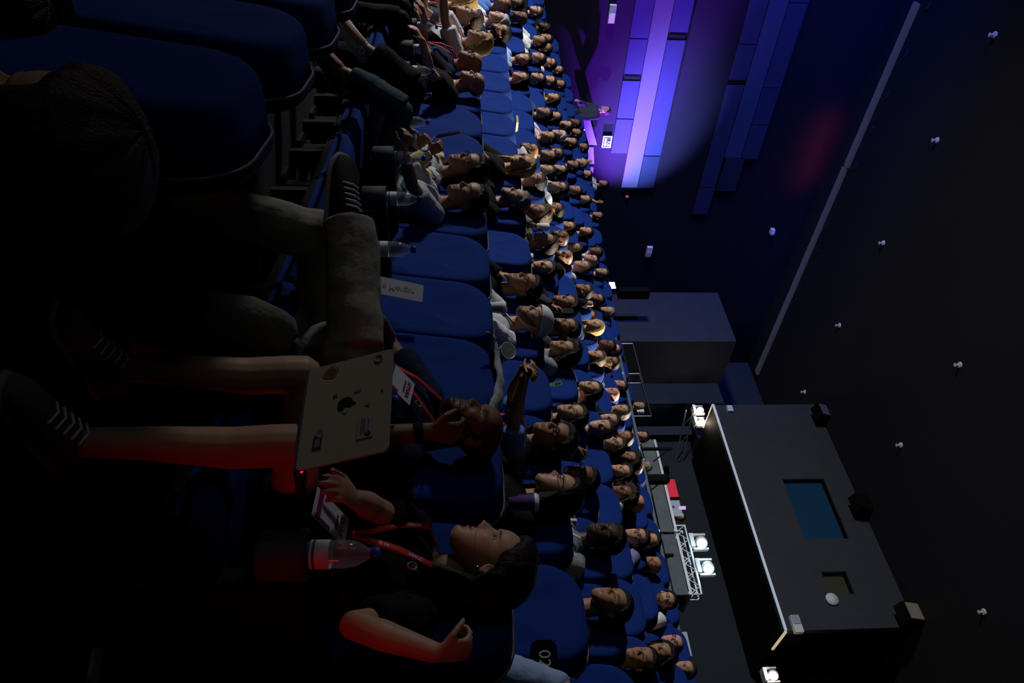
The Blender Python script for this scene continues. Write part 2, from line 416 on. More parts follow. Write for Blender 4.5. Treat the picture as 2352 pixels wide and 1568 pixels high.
def cap_mesh(near):
    mb = MB(); nA, nT = (48, 12) if near else (24, 7)
    for i in range(nT):
        for j in range(nA):
            a = -math.pi+2*math.pi*j/nA; t = R(88 if abs(a) < 2.2 else 96)*i/(nT-1)
            d = V((math.sin(t)*math.cos(a), math.sin(t)*math.sin(a), math.cos(t))); d = Matrix.Rotation(R(-6), 3, 'Y') @ d
            rr = 1/math.sqrt((d.x/SKR.x)**2+(d.y/SKR.y)**2+(d.z/SKR.z)**2)
            mb.v.append(tuple(SK0+d*(rr+.017+.006*math.cos(t))))
    for i in range(nT-1):
        for j in range(nA): mb.f.append((i*nA+j, (i+1)*nA+j, (i+1)*nA+(j+1) % nA, i*nA+(j+1) % nA))
    return mb
def ik(a, c, l1, l2, pole):
    d = c-a; L = d.length
    if L > (l1+l2)*.985: c = a+d*((l1+l2)*.985/L); d = c-a; L = d.length
    L = max(L, abs(l1-l2)+.02)
    x = (l1*l1-l2*l2+L*L)/(2*L); h = math.sqrt(max(0, l1*l1-x*x)); n = d.normalized()
    pl = pole-n*pole.dot(n)
    if pl.length < 1e-5: pl = n.orthogonal()
    return a+n*x+pl.normalized()*h, c
def hand_mesh(mb, wr, d, nrm, sgn, curl, k=1.0, near=True):
    """palm and five fingers; d finger direction, nrm back-of-hand normal, sgn +1 left hand."""
    d = d.normalized(); nrm = (nrm-d*nrm.dot(d)).normalized(); s = nrm.cross(d)*sgn      # s points to the thumb side
    mb.tube([wr-d*.02, wr+d*.02*k, wr+d*.06*k, wr+d*.088*k], [(.026*k, .018*k), (.033*k, .016*k), (.040*k, .0145*k), (.037*k, .012*k)], side=s, n=12)
    fr = .0085*k if near else .0105*k
    for i, (off, L) in enumerate(((.029, .068), (.010, .077), (-.010, .072), (-.028, .056))):
        b = wr+d*(.083-.004*abs(i-1.2))*k+s*off*k; c = curl*(.85+.12*i)
        p = [b]; ang = .15
        for seg in (.44, .32, .24):
            ang += c*.62
            p.append(p[-1]+(d*math.cos(ang)-nrm*math.sin(ang))*L*seg*k+s*(off*.12*seg)*k)
        mb.tube(p, [fr*1.05, fr, fr*.92, fr*.8], n=8)
    b = wr+d*.022*k+s*.026*k; t1 = (d*.62+s*.72-nrm*.25).normalized(); t2 = (d*.9+s*.28-nrm*(.25+.4*curl)).normalized()
    mb.tube([b-t1*.01, b+t1*.036*k, b+t1*.036*k+t2*.026*k, b+t1*.036*k+t2*.048*k], [.0135*k, .0105*k, .0095*k, .008*k], n=8)
QUEUE = []
TMP = bpy.data.scenes.new('bake')
def queue(mb, voxel, smooth, cb):
    me = mb.mesh('raw'); o = bpy.data.objects.new('raw', me); TMP.collection.objects.link(o)
    r = o.modifiers.new('r', 'REMESH'); r.mode = 'VOXEL'; r.voxel_size = voxel; r.use_smooth_shade = True
    if smooth:
        s_ = o.modifiers.new('s', 'SMOOTH'); s_.iterations = smooth; s_.factor = .5
    QUEUE.append((o, cb))
def flush():
    TMP.view_layers[0].update(); dg = TMP.view_layers[0].depsgraph
    for o, cb in QUEUE:
        me = bpy.data.meshes.new_from_object(o.evaluated_get(dg), preserve_all_data_layers=False, depsgraph=dg)
        cb(me)
    for o, cb in QUEUE:
        me = o.data; bpy.data.objects.remove(o); bpy.data.meshes.remove(me)
    QUEUE.clear(); bpy.data.scenes.remove(TMP)
PEOPLE = []
def person(P, loc, face, crown, Z):
    """P: description. loc: floor point under the hips. face: world yaw of the torso. crown: world point of the top of the skull. Z: distance from the camera."""
    rnd = random.Random(P['label'])
    fem = P['sex'] == 'w'; near = Z < 5.5; ex = P['ex']
    Ri = Matrix.Rotation(-face, 3, 'Z')
    loc = V(loc); T = lambda p: Ri @ (V(p)-loc)                       # world -> local
    hs = P.get('hs', 1.045 if not fem else 1.0)
    Rh = (Matrix.Rotation(R(P['yaw']), 3, 'Z') @ Matrix.Rotation(R(-P.get('pitch', 6)), 3, 'Y') @ Matrix.Rotation(R(P.get('roll', rnd.uniform(-4, 4))), 3, 'X'))
    Hc = T(crown)-Rh @ V((-.01, 0, .113*hs))
    if P.get('stand'): hipz = .95
    else: hipz = P.get('hipz', .53)
    hz = P.get('hip', V((0, 0, 0)))
    Pp = V((0, 0, hipz))+V(hz)
    yw = Matrix.Rotation(R(P['yaw'])*.25, 3, 'Z')
    N = Hc+yw @ V((-.042, 0, -.150*hs))
    lv = N-Pp; tdir = lv.normalized()
    W_ = P.get('build', rnd.uniform(.96, 1.06))*(.9 if fem else 1.0)
    side = (Matrix.Rotation(R(P.get('twist', 0)), 3, 'Z') @ V((0, 1, 0)))
    side = (side-tdir*side.dot(tdir)).normalized(); fwd_ = side.cross(tdir)
    sp = [Pp+V((0, 0, -.06)), Pp+V((0, 0, .03)), Pp+lv*.3-fwd_*.035, Pp+lv*.62-fwd_*.035, Pp+lv*.86-fwd_*.02, N-fwd_*.01]
    tr = [(.13, .10), (.172 if fem else .165, .118), (.135 if fem else .152, .108), (.158 if fem else .178, .125), (.135 if fem else .15, .092), (.06, .055)]
    tr = [(a*W_, b*W_) for a, b in tr]
    shw = (.165 if fem else .19)*W_
    SH = {1: N+side*shw-tdir*.062-fwd_*.012, -1: N-side*shw-tdir*.062-fwd_*.012}
    body = MB(); voxel = min(.014, max(.0052, Z*.0016))
    body.tube(sp, tr, side=side, n=20)
    nk = .056 if not fem else .046
    body.tube([N-tdir*.06-fwd_*.01, N, N.lerp(Hc+Rh @ V((-.028, 0, -.05)), .5), Hc+Rh @ V((-.025, 0, -.035))], [nk*1.35, nk*1.02, nk*.95, nk*.98], n=14)
    ar = .92 if fem else 1.0
    pose = P['pose']; k1 = rnd.choice((1, -1)); arms = {}
    for s_ in (1, -1):
        h = V((.27+rnd.uniform(-.03, .03), s_*.06, hipz+.135)); pole = V((-.35, s_*.8, -.6)); curl = .5; nrm = V((0, 0, 1)); fd = None
        if pose == 'rest': h = V((.34, s_*.27, hipz+.19)); pole = V((-.5, s_*.4, -.6))
        if pose == 'gest': h = V((.42, s_*.10, hipz+.26+.05*s_)); curl = .25; nrm = V((.2, s_*1, .4))
        hs_ = P.get('hand', k1)
        if s_ == hs_:
            if pose == 'chin': h = Hc+Rh @ V((.060, s_*.045, -.185)); pole = V((.3, s_*.7, -1)); curl = .9; nrm = V((.9, s_*.5, -.1)); fd = Rh @ V((.10, -s_*.3, .9))
            if pose == 'drink': h = Hc+Rh @ V((.15, s_*.06, -.16)); pole = V((.2, s_*.8, -1)); curl = .8; nrm = V((.3, s_*.9, .2)); fd = V((.1, -s_*.4, .6))
            if pose == 'phone': h = Hc+Rh @ V((.20, s_*.05, -.15)); pole = V((.1, s_*.6, -1)); curl = .8; nrm = V((.7, s_*.6, 0)); fd = V((-.1, -s_*.3, .9))
            if pose == 'up': h = N+V((.20, s_*.26, .16)); pole = V((.2, s_*.8, -1)); curl = .35; nrm = V((-.4, s_*.6, 0)); fd = V((.1, 0, 1))
            if pose == 'back': h = Hc+Rh @ V((-.10, s_*.13, .0)); pole = V((.6, s_*.9, .1)); curl = .5; nrm = Rh @ V((-.8, s_*.5, .2)); fd = Rh @ V((-.2, -s_*.9, .3))
            if pose == 'face': h = Hc+Rh @ V((.02, s_*.15, -.09)); pole = V((.4, s_*.9, -.5)); curl = .4; nrm = Rh @ V((.1, s_*1, 0)); fd = Rh @ V((0, -s_*.15, 1))
            if pose == 'fist': h = Hc+V((.20, s_*.10, -.03)); pole = V((.2, s_*.8, -1)); curl = 1.5; nrm = V((.6, s_*.8, 0)); fd = V((-.1, -s_*.4, .8))
        o = P.get('arm', {}).get(s_)
        if o:                                                           # explicit: wrist (world), pole, finger dir, back normal, curl
            if 'w' in o: h = T(o['w'])
            if 'h' in o: h = V(o['h'])
            pole = V(o.get('pole', pole)); curl = o.get('curl', curl); nrm = V(o.get('nrm', nrm)); fd = V(o['fd']) if 'fd' in o else fd
        el, wr = ik(SH[s_], h, .285*ar, .245*ar, pole)
        f = (wr-el).normalized(); fd = V(fd) if fd is not None else (f+V((0, 0, -.25))).normalized()
        arms[s_] = (SH[s_], el, wr, fd)
        body.tube([SH[s_]-side*s_*.04+tdir*.0, SH[s_], SH[s_].lerp(el, .5), el, el.lerp(wr, .35), wr], [.055*ar*W_, .056*ar*W_, .046*ar*W_, .039*ar, .041*ar, .026*ar], n=12)
        hand_mesh(body, wr, fd, nrm, s_, curl, (.97 if not fem else .88), Z < 8)
    legs = {}; LU = {}
    for s_ in (1, -1):
        hp = Pp+V((.0, s_*.09, -.005)); kn = V((.45, s_*(.11+rnd.random()*.07), hipz+.03)); an = V((.50, s_*.12, .09)); toe = V((1, s_*.12, 0))
        if P.get('stand'): kn = V((.03, s_*.1, .5)); an = V((0, s_*.1, .09))
        o = P.get('leg', {}).get(s_)
        if o: kn = T(o['k']) if 'k' in o else V(o['kl']); an = T(o['a']) if 'a' in o else V(o['al']); toe = V(o.get('toe', toe))
        toe = toe.normalized(); legs[s_] = (hp, kn, an, toe)
        sh = (an-kn).normalized(); cf = kn.lerp(an, .3)+(toe.cross(sh).cross(sh)).normalized()*0
        body.tube([hp, hp.lerp(kn, .5), kn], [.082*W_, .07*W_, .056*W_], n=14)
        body.tube([kn, kn.lerp(an, .12), kn.lerp(an, .33)-toe*.012, kn.lerp(an, .7), an], [.055, .052, .055*W_, .040, .034], n=14)
        sf = sh
        if o and 'u' in o: u_ = V(o['u']); sf = -(u_-toe*u_.dot(toe)).normalized()
        body.tube([an-toe*.05+sf*.035, an+toe*.02+sf*.03, an+toe*.11+sf*.058, an+toe*.165+sf*.066], [(.031, .03), (.036, .034), (.043, .02), (.032, .012)], n=10)
    skin = V(SKINC[P['skin']])
    o = bpy.data.objects.new('person', None) if 0 else None
    root_me = bpy.data.meshes.new('person'); root = bpy.data.objects.new('person', root_me); COL.objects.link(root)
    root.location = loc; root.rotation_euler = (0, 0, face)
    tag(root, P['label'], 'person', P.get('group', 'seated audience'))
    nA, nZ = (128, 112) if Z < 2.9 else (88, 76) if Z < 5.5 else (60, 52) if Z < 8 else (44, 38)
    hv, hf, hcol = head_grid(nA, nZ, P['skin'], P, rnd)
    hv = [Hc+Rh @ (v*hs) for v in hv]
    headc = skin
    def fin(me, root_me=root_me, hv=hv, hf=hf, hcol=hcol, skin=skin):
        n = len(me.vertices); co = [0.0]*(3*n); me.vertices.foreach_get('co', co)
        vs = [tuple(co[3*i:3*i+3]) for i in range(n)]; fs = [tuple(p.vertices) for p in me.polygons]
        root_me.from_pydata(vs+[tuple(v) for v in hv], [], fs+[tuple(i+n for i in f) for f in hf])
        at_ = root_me.attributes.new('Col', 'FLOAT_COLOR', 'POINT')
        c = []
        for i in range(n): c += [skin.x, skin.y, skin.z, 1]
        for q in hcol: c += [q.x, q.y, q.z, 1]
        at_.data.foreach_set('color', c)
        root_me.polygons.foreach_set('use_smooth', [True]*len(root_me.polygons))
        root_me.materials.append(SKIN); root_me.update(); bpy.data.meshes.remove(me)
    queue(body, voxel, 2, fin)
    # ---- clothes
    kind = P['top']; col = P['tcol']; long_ = kind in ('shirt', 'suit', 'jacket', 'blouse') and 'shortsleeve' not in ex
    of = {'suit': .022, 'jacket': .026, 'shirt': .016, 'blouse': .016}.get(kind, .013)
    tm = MB()
    up_ = [(a+of, b+of) for a, b in tr]; up_[-1] = (.066*W_+of*.4, .06*W_+of*.4); sp2 = list(sp); sp2[-1] = N-tdir*.012-fwd_*.01; sp2[0] = Pp+V((0, 0, -.03))
    tm.tube(sp2, up_, side=side, n=22, round_=.15)
    for s_ in (1, -1):
        a, e, w_, fd = arms[s_]
        if long_: tm.tube([a-side*s_*.05, a, a.lerp(e, .5), e, e.lerp(w_, .5), e.lerp(w_, .97)], [.06*W_+of, .06*W_+of, .051*W_+of, .046*W_+of, .040+of, .031+of*.8], n=14, round_=.2)
        else: tm.tube([a-side*s_*.05, a, a.lerp(e, .4), a.lerp(e, .72)], [.06*W_+of, .061*W_+of, .058*W_+of, .056*W_+of], n=14, round_=.2)
    if kind in ('suit', 'shirt', 'polo', 'jacket') : tm.tube([N-tdir*.03-fwd_*.012, N+tdir*.018-fwd_*.012], [(.075, .07), (.066, .062)], side=side, n=14, round_=.1)
    nmz = {'tee': 't_shirt', 'polo': 'polo_shirt', 'shirt': 'shirt', 'suit': 'suit_jacket', 'jacket': 'jacket', 'blouse': 'blouse'}[kind]
    top = bpy.data.objects.new(nmz, bpy.data.meshes.new(nmz)); COL.objects.link(top); top.parent = root
    amp = .0045 if near else .003; sd = rnd.random()*50
    def fint(me, ob=top, m_=cloth(col), amp=amp, sd=sd, near=near, fq=1.0):
        n = len(me.vertices); co = [0.0]*(3*n); no = [0.0]*(3*n); me.vertices.foreach_get('co', co); me.vertices.foreach_get('normal', no)
        for i in range(n):
            x, y, z = (c_*fq for c_ in co[3*i:3*i+3])
            q = noise.noise(V((x*14+sd, y*14, z*22)))+.6*noise.noise(V((x*30, y*30+sd, z*34)))
            q = amp*(q+.25)
            for k in range(3): co[3*i+k] += no[3*i+k]*q
        me.vertices.foreach_set('co', co); me.materials.append(m_); me.polygons.foreach_set('use_smooth', [True]*len(me.polygons))
        me.name = ob.name; old = ob.data; ob.data = me; bpy.data.meshes.remove(old)
    queue(tm, max(voxel, .0075), 2, fint)
    bk = P.get('bottom', 'trousers'); bc = P.get('bcol', rnd.choice(('black', 'navy', 'dgrey', 'denim')))
    if bk:
        bm_ = MB(); bm_.tube(sp[:3], [(a+.012, b+.014) for a, b in tr[:3]], side=side, n=18, round_=.4)
        for s_ in (1, -1):
            hp, kn, an, toe = legs[s_]; g = P.get('loose', .014)
            if bk == 'shorts': bm_.tube([hp, hp.lerp(kn, .5), hp.lerp(kn, .72)], [.10*W_, .088*W_, .082*W_], n=16, round_=.1)
            else:
                bm_.tube([hp, hp.lerp(kn, .5), kn], [.084*W_+g, .072*W_+g, .058*W_+g], n=16)
                bm_.tube([kn, kn.lerp(an, .35)-toe*.01, kn.lerp(an, .75), kn.lerp(an, P.get('cuff', .96))], [.057+g, .058+g, .046+g*1.3, .042+g*1.3], n=16, round_=.1)
        bo = bpy.data.objects.new(bk, bpy.data.meshes.new(bk)); COL.objects.link(bo); bo.parent = root
        queue(bm_, max(voxel, .0075), 2, lambda me, ob=bo, m_=cloth(bc), amp=amp*(2.1 if near else 1.3), sd=sd+3: fint(me, ob, m_, amp, sd, fq=.5))
    if P.get('shoe'):
        for s_ in (1, -1):
            hp, kn, an, toe = legs[s_]; sh = (an-kn).normalized(); u = -(sh-toe*sh.dot(toe)).normalized()
            if P.get('leg', {}).get(s_, {}).get('u'): u = V(P['leg'][s_]['u']); u = (u-toe*u.dot(toe)).normalized()
            sd_ = toe.cross(u); mbs = MB(); b0 = an-u*.062
            mbs.tube([b0-toe*.065+u*.028, b0+u*.04, b0+toe*.09+u*.022, b0+toe*.17+u*.012, b0+toe*.205+u*.006], [(.036, .044), (.041, .05), (.047, .036), (.047, .026), (.034, .017)], side=sd_, n=16)
            so = put('shoe', mbs, P['shoe'], root, True)
            ml = MB(); ml.tube([b0-toe*.075-u*.012, b0+toe*.02-u*.014, b0+toe*.10-u*.014, b0+toe*.19-u*.012, b0+toe*.222-u*.008], [(.038, .012), (.042, .013), (.052, .013), (.05, .012), (.03, .010)], side=sd_, n=16)
            put('sole', ml, P.get('sole', WHITE), so, True)
            if P.get('laces'):
                q = MB()
                for i in range(5):
                    c_ = b0+toe*(.03+.02*i)+u*(.090-.008*i); q.tube([c_-sd_*.028-u*.012, c_, c_+sd_*.028-u*.012], .0035, n=6)
                put('laces', q, WHITE, so, True)
    # ---- hair and head wear
    L4 = Rh.to_4x4()*1.0; L4 = Matrix.Translation(Hc) @ Rh.to_4x4() @ Matrix.Scale(hs, 4)
    def on_head(name, mb, m_, smooth=True):
        mb.v = [tuple(L4 @ V(v)) for v in mb.v]; return put(name, mb, m_, root, smooth)
    if P['hair'] == 'cap':
        c_ = on_head('cap', cap_mesh(near), cloth(P['hcol0']))
        P['hcol'] = 'n'
    elif P['hair'] not in ('bald', 'buzz', 'balding'):
        on_head('hair', hair_mesh(P, Z < 7, rnd), hairmat(P['hcol']))
    if 'glasses' in ex or 'shades' in ex:
        g = MB(); r_ = .0026 if 'thick' in ex else .0019; dz = 0 if 'glasses' in ex else .085; dx = 0 if 'glasses' in ex else -.055
        n = 16 if near else 10
        for s_ in (1, -1):
            pts = [V((.092+dx-.25*max(0, abs(.033+.021*math.cos(2*math.pi*i/n))-.03), s_*(.033+.021*math.cos(2*math.pi*i/n)), .006+dz+.0165*math.sin(2*math.pi*i/n))) for i in range(n+1)]
            g.tube(pts, r_, n=6, round_=0)
            g.tube([(.086+dx, s_*.056, .012+dz), (.05+dx, s_*.076, .013+dz), (-.01+dx, s_*.08, .012+dz), (-.03+dx, s_*.078, .0+dz)], r_, n=6)
        g.tube([(.092+dx, .01, .010+dz), (.097+dx, 0, .012+dz), (.092+dx, -.01, .010+dz)], r_, n=6)
        on_head('glasses', g, BLACK)
    if 'lany' in ex or 'lanyw' in ex:
        g = MB(); lm = mat('red lanyard ribbon', (.55, .015, .02), .7) if 'lany' in ex else mat('white lanyard ribbon', (.6, .6, .6), .7)
        fo = of+.012
        for s_ in (1, -1):
            g.tube([N+side*s_*.055+tdir*.02+fwd_*.0, N+side*s_*.07-tdir*.05+fwd_*(.085+fo), Pp+lv*.66+side*s_*.045+fwd_*(.10+fo), Pp+lv*.36+fwd_*(.085+fo)], [(.0125, .003)]*4, side=side, n=6, round_=.1)
        lo = put('lanyard', g, lm, root, True)
        bM = frame(Pp+lv*.36+fwd_*(.092+fo)-tdir*.07, side, tdir)
        if 'badge_at' in P: bM = frame(T(P['badge_at'][0]), Ri @ P['badge_at'][1], Ri @ P['badge_at'][2])
        q = MB(); q.box((0, 0, 0), (.092, .13, .003)); q.v = [tuple(bM @ V(v)) for v in q.v]
        bo = put('badge', q, PAPER, lo); P['_badge'] = (lo, bM)
    if 'strap' in ex:
        g = MB(); g.tube([N+side*.05+fwd_*.04+tdir*.01, N+side*.02-tdir*.09+fwd_*(.09+of), Pp+lv*.4-side*.09+fwd_*(.10+of)], [(.012, .003)]*3, side=side, n=6)
        put('strap', g, BLACK, root, True)
    if 'band' in ex:
        g = MB(); pts = [SK0+V((.02*math.sin(a)*0+.012, .092*math.cos(a), .100*math.sin(a)-.0)) for a in [R(8+164*i/14) for i in range(15)]]
        g.tube(pts, [(.014, .004)]*15, side=(1, 0, 0), n=8); on_head('headband', g, cloth('white'))
    if 'bangle' in ex or 'watch' in ex:
        s_ = P.get('hand', k1); a, e, w_, fd = arms[s_]; d = (w_-e).normalized()
        g = MB(); g.tube([w_-d*.03-d*.012, w_-d*.03+d*.012], .034, n=14, round_=.2)
        bo = put('watch_strap' if 'watch' in ex else 'bangle', g, BLACK, root, True)
        if 'watch' in ex:
            q = MB(); nn = d.cross(V((0, 0, 1))).normalized(); q.lathe([(0, .012), (.021, .012), (.022, 0)], w_-d*.03+nn*.03, 14, V((0, 0, 1)).rotation_difference(nn).to_matrix()); put('watch_face', q, BLACK, bo, True)
    P['arms'] = {k: tuple(root.matrix_basis @ v if i < 3 else v for i, v in enumerate(a)) for k, a in arms.items()}
    P['root'] = root; P['Hc'] = Hc; P['Rh'] = Rh; P['N'] = N; P['fr'] = (Pp, lv, fwd_, side, tdir, of); P['legs'] = legs
    PEOPLE.append(P); return root
# ------------------------------------------------------------------ the hall
YW = 17.6; XB = 18.7; ZC = CAMZ+10.5
def floor_mesh():
    mb = MB(); edges = {}
    for r in range(-3, 10): edges[r] = rho(r)-(.62 if r >= 0 else .74)
    edges[10] = 52
    y0, y1, n = -3.0, YW, 24
    def pt(rr, k, z):
        y = y0+(y1-y0)*k/n; return V((CX+math.sqrt(rr*rr-(y-CY)**2), y, z))
    for r in range(-3, 10):
        z = zfloor(r) if r < 8 else zfloor(8); zl = zfloor(r-1) if r > -3 else z-1
        if r == 9: zl = z
        o = len(mb.v)
        for k in range(n+1):
            mb.v += [tuple(pt(edges[r], k, zl)), tuple(pt(edges[r], k, z)), tuple(pt(edges[r+1], k, z))]
        for k in range(n):
            a = o+3*k; mb.f += [(a, a+1, a+4, a+3), (a+1, a+2, a+5, a+4)]
    return mb
struct(put('floor', floor_mesh(), FLOOR))
struct(put('wall_left', MB().box((3.5, YW+.15, 4.5), (32, .3, 15)), WALLP))
struct(put('wall_back', MB().box((XB+.15, 7, 6), (.3, 22, 12)), WALLM))
struct(put('ceiling', MB().box((3.5, 7, ZC+.1), (32, 22, .2)), CEIL))
def holes(x, y0, y1, z0, z1, rects, th, m_, name):
    ys = sorted({y0, y1}|{a for r in rects for a in r[:2]}); zs = sorted({z0, z1}|{a for r in rects for a in r[2:]})
    mb = MB()
    for a, b in zip(ys, ys[1:]):
        for c, d in zip(zs, zs[1:]):
            if any(r[0] <= (a+b)/2 <= r[1] and r[2] <= (c+d)/2 <= r[3] for r in rects): continue
            mb.box((x+th/2, (a+b)/2, (c+d)/2), (th, b-a, d-c))
    return put(name, mb, m_)
BX, BY0, BY1, BZ = 15.9, 6.54, 13.25, CAMZ+7.38
wr = []
for a, b in (((1797, 1100), (1866, 1238)), ((1886, 1313), (1938, 1364))):
    p, q = plane_pt(a[0], a[1], 0, BX), plane_pt(b[0], b[1], 0, BX)
    wr.append((min(p.y, q.y), max(p.y, q.y), p.z, p.z+(1.15 if not wr else .62)))
b = struct(holes(BX, BY0, BY1, BZ, ZC, wr, .18, GREYW, 'wall_booth_front'))
struct(put('wall_booth_side', MB().box(((BX+XB)/2+.09, BY1-.1, (BZ+ZC)/2), (XB-BX-.18, .2, ZC-BZ)).box(((BX+XB)/2+.09, BY0+.1, (BZ+ZC)/2), (XB-BX-.18, .2, ZC-BZ)), BLACK))
struct(put('ceiling_booth_soffit', MB().box(((BX+XB)/2+.09, (BY0+BY1)/2, BZ+.05), (XB-BX-.18, BY1-BY0-.4, .1)), BLACK))
for i, r in enumerate(wr):
    m_ = mat('blue lit glass', (.008, .035, .075), .3, emit=(.004, .03, .075), es=.16) if i == 0 else mat('dim olive room', (.03, .029, .018), .8, emit=(.05, .047, .026), es=.1)
    wo = put('window_%d' % (i+1), MB().box((BX+.14, (r[0]+r[1])/2, (r[2]+r[3])/2), (.02, r[1]-r[0], r[3]-r[2])), m_); struct(wo)
    t = .04; f = MB()
    f.box((BX+.09, r[1]-t/2, (r[2]+r[3])/2), (.16, t, r[3]-r[2])); f.box((BX+.09, (r[0]+r[1])/2, r[3]-t/2), (.16, r[1]-r[0], t))
    put('window_frame', f, BLACK, wo)
LED = mat('glow-painted edge trim', (.6, .65, .75), .4, emit=(.42, .5, .62), es=.42)  # booth edge trim, no lamp itself: light falling on it is put in as emission
TRIM_GLOWW = mat('warm glow-painted edge trim', (.7, .6, .45), .4, emit=(.8, .6, .38), es=.5)  # trim ends, warm lamp light likewise put in as emission
struct(put('trim_1', MB().box((BX-.02, (BY0+BY1)/2, BZ), (.05, BY1-BY0, .05)), LED))
struct(put('trim_2', MB().box((BX+.55, BY1+.02, BZ), (1.1, .04, .05)), TRIM_GLOWW))
struct(put('trim_3', MB().box((BX+.5, BY0-.02, BZ), (1.0, .04, .05)), TRIM_GLOWW))
# grey vestibule block in the far corner, and the darker return beside it
struct(put('wall_vestibule', MB().box((16.9, 16.45, 4.9), (3.2, 2.3, 9.2)), GREYW))
struct(put('wall_vestibule_return', MB().box((17.95, 14.9, 4.9), (1.4, .9, 9.0)), WALLM))
struct(put('wall_corner_pier', MB().box((18.5, 14.2, 4.4), (.35, .35, 9.6)), GREYW))
struct(put('wall_upper_block', MB().box((18.3, 13.9, 9.8), (.7, 1.4, 2.6)), GREYW))

# acoustic panels on the side wall
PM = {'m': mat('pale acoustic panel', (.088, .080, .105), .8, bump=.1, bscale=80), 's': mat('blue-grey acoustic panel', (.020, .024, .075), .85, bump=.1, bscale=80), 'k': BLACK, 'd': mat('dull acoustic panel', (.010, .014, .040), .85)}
def wz(pts): return sum(plane_pt(x, y, 1, YW-.06).z for x, y in pts)/len(pts)
lo = [wz(((1460, 0), (1402, 351))), wz(((1506, 0), (1439, 352), (1427, 430))), wz(((1550, 0), (1464, 431))), wz(((1596, 0), (1501, 432)))]
hi = [wz(((1721, 0), (1607, 431))), wz(((1774, 0), (1674, 300))), wz(((1812, 0), (1702, 363))), wz(((1857, 0), (1742, 363)))]
def wx(y, x): return plane_pt(x, y, 1, YW-.06).x
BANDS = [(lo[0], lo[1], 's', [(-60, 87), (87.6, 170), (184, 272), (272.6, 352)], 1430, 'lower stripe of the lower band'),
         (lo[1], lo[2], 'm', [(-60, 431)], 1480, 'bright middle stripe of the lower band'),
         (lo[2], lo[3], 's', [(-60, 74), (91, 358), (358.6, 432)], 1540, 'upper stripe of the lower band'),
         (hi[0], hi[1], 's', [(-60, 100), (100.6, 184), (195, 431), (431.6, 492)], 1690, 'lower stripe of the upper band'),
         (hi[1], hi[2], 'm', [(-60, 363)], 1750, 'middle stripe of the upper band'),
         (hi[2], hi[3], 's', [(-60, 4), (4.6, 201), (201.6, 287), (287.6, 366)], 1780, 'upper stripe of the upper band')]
ORD = ['far-end', 'second', 'third', 'fourth']
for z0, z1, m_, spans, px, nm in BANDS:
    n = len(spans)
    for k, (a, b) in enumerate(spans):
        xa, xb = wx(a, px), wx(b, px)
        PM.setdefault('u', mat('upper panel with blue light tint', (.034, .046, .115), .85)); m2 = 'u' if m_ == 'm' and 'upper band' in nm else m_  # upper middle panel: the blue light on it is put into its colour
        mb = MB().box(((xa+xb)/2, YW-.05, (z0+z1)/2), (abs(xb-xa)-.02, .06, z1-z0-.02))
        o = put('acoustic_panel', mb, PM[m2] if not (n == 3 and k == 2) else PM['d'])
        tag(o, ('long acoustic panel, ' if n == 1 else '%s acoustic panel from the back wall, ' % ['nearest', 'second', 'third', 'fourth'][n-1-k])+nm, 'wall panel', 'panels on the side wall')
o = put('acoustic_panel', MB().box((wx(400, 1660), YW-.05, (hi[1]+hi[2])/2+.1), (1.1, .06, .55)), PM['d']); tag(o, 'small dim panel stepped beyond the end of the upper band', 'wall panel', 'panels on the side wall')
for (z0, z1, a, b, px, lab) in ((lo[2], lo[3], 74, 91, 1540, 'black gap box in the upper stripe of the lower band'), (lo[0], lo[1], 170, 184, 1430, 'black gap box in the lower stripe of the lower band'), (hi[0], hi[1], 184, 195, 1690, 'black gap box in the lower stripe of the upper band')):
    xa, xb = wx(a, px), wx(b, px); g = empty('panel_gap_box', lab, 'speaker', ((xa+xb)/2, YW-.035, (z0+z1)/2))  # black boxes standing in for the dark recesses between panels, not loudspeakers
    put('speaker_box', MB().box((0, 0, 0), (abs(xb-xa)-.03, .05, z1-z0-.04)), BLACK, g); put('speaker_grille', MB().box((0, -.03, 0), (abs(xb-xa)-.1, .01, z1-z0-.1)), SHELL, g)
# perforated strip under the ceiling edge
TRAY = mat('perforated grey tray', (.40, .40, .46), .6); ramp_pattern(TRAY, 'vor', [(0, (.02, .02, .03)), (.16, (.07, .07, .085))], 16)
TRAY.node_tree.nodes['Principled BSDF'].inputs['Emission Color'].default_value = (.3, .3, .36, 1); TRAY.node_tree.nodes['Principled BSDF'].inputs['Emission Strength'].default_value = .055  # faint emission stands in for light falling on the tray
def ceil_pt(x, y): return plane_pt(x, y, 2, ZC-.05)
pa, pm0, pm1, pb = ceil_pt(2110, 10), ceil_pt(1943, 379), ceil_pt(1939, 383), ceil_pt(1740, 860)
for a, b, lab in ((pa, pm0, 'perforated light grey strip under the ceiling, stage-side length'), (pm1, pb, 'perforated light grey strip under the ceiling, length ending at the back corner')):
    o = put('perforated_strip', MB().box(((a.x+b.x)/2, (a.y+b.y)/2, ZC-.06), (abs(b.x-a.x), .20, .08)), TRAY); tag(o, lab, 'ceiling strip', 'perforated strips')
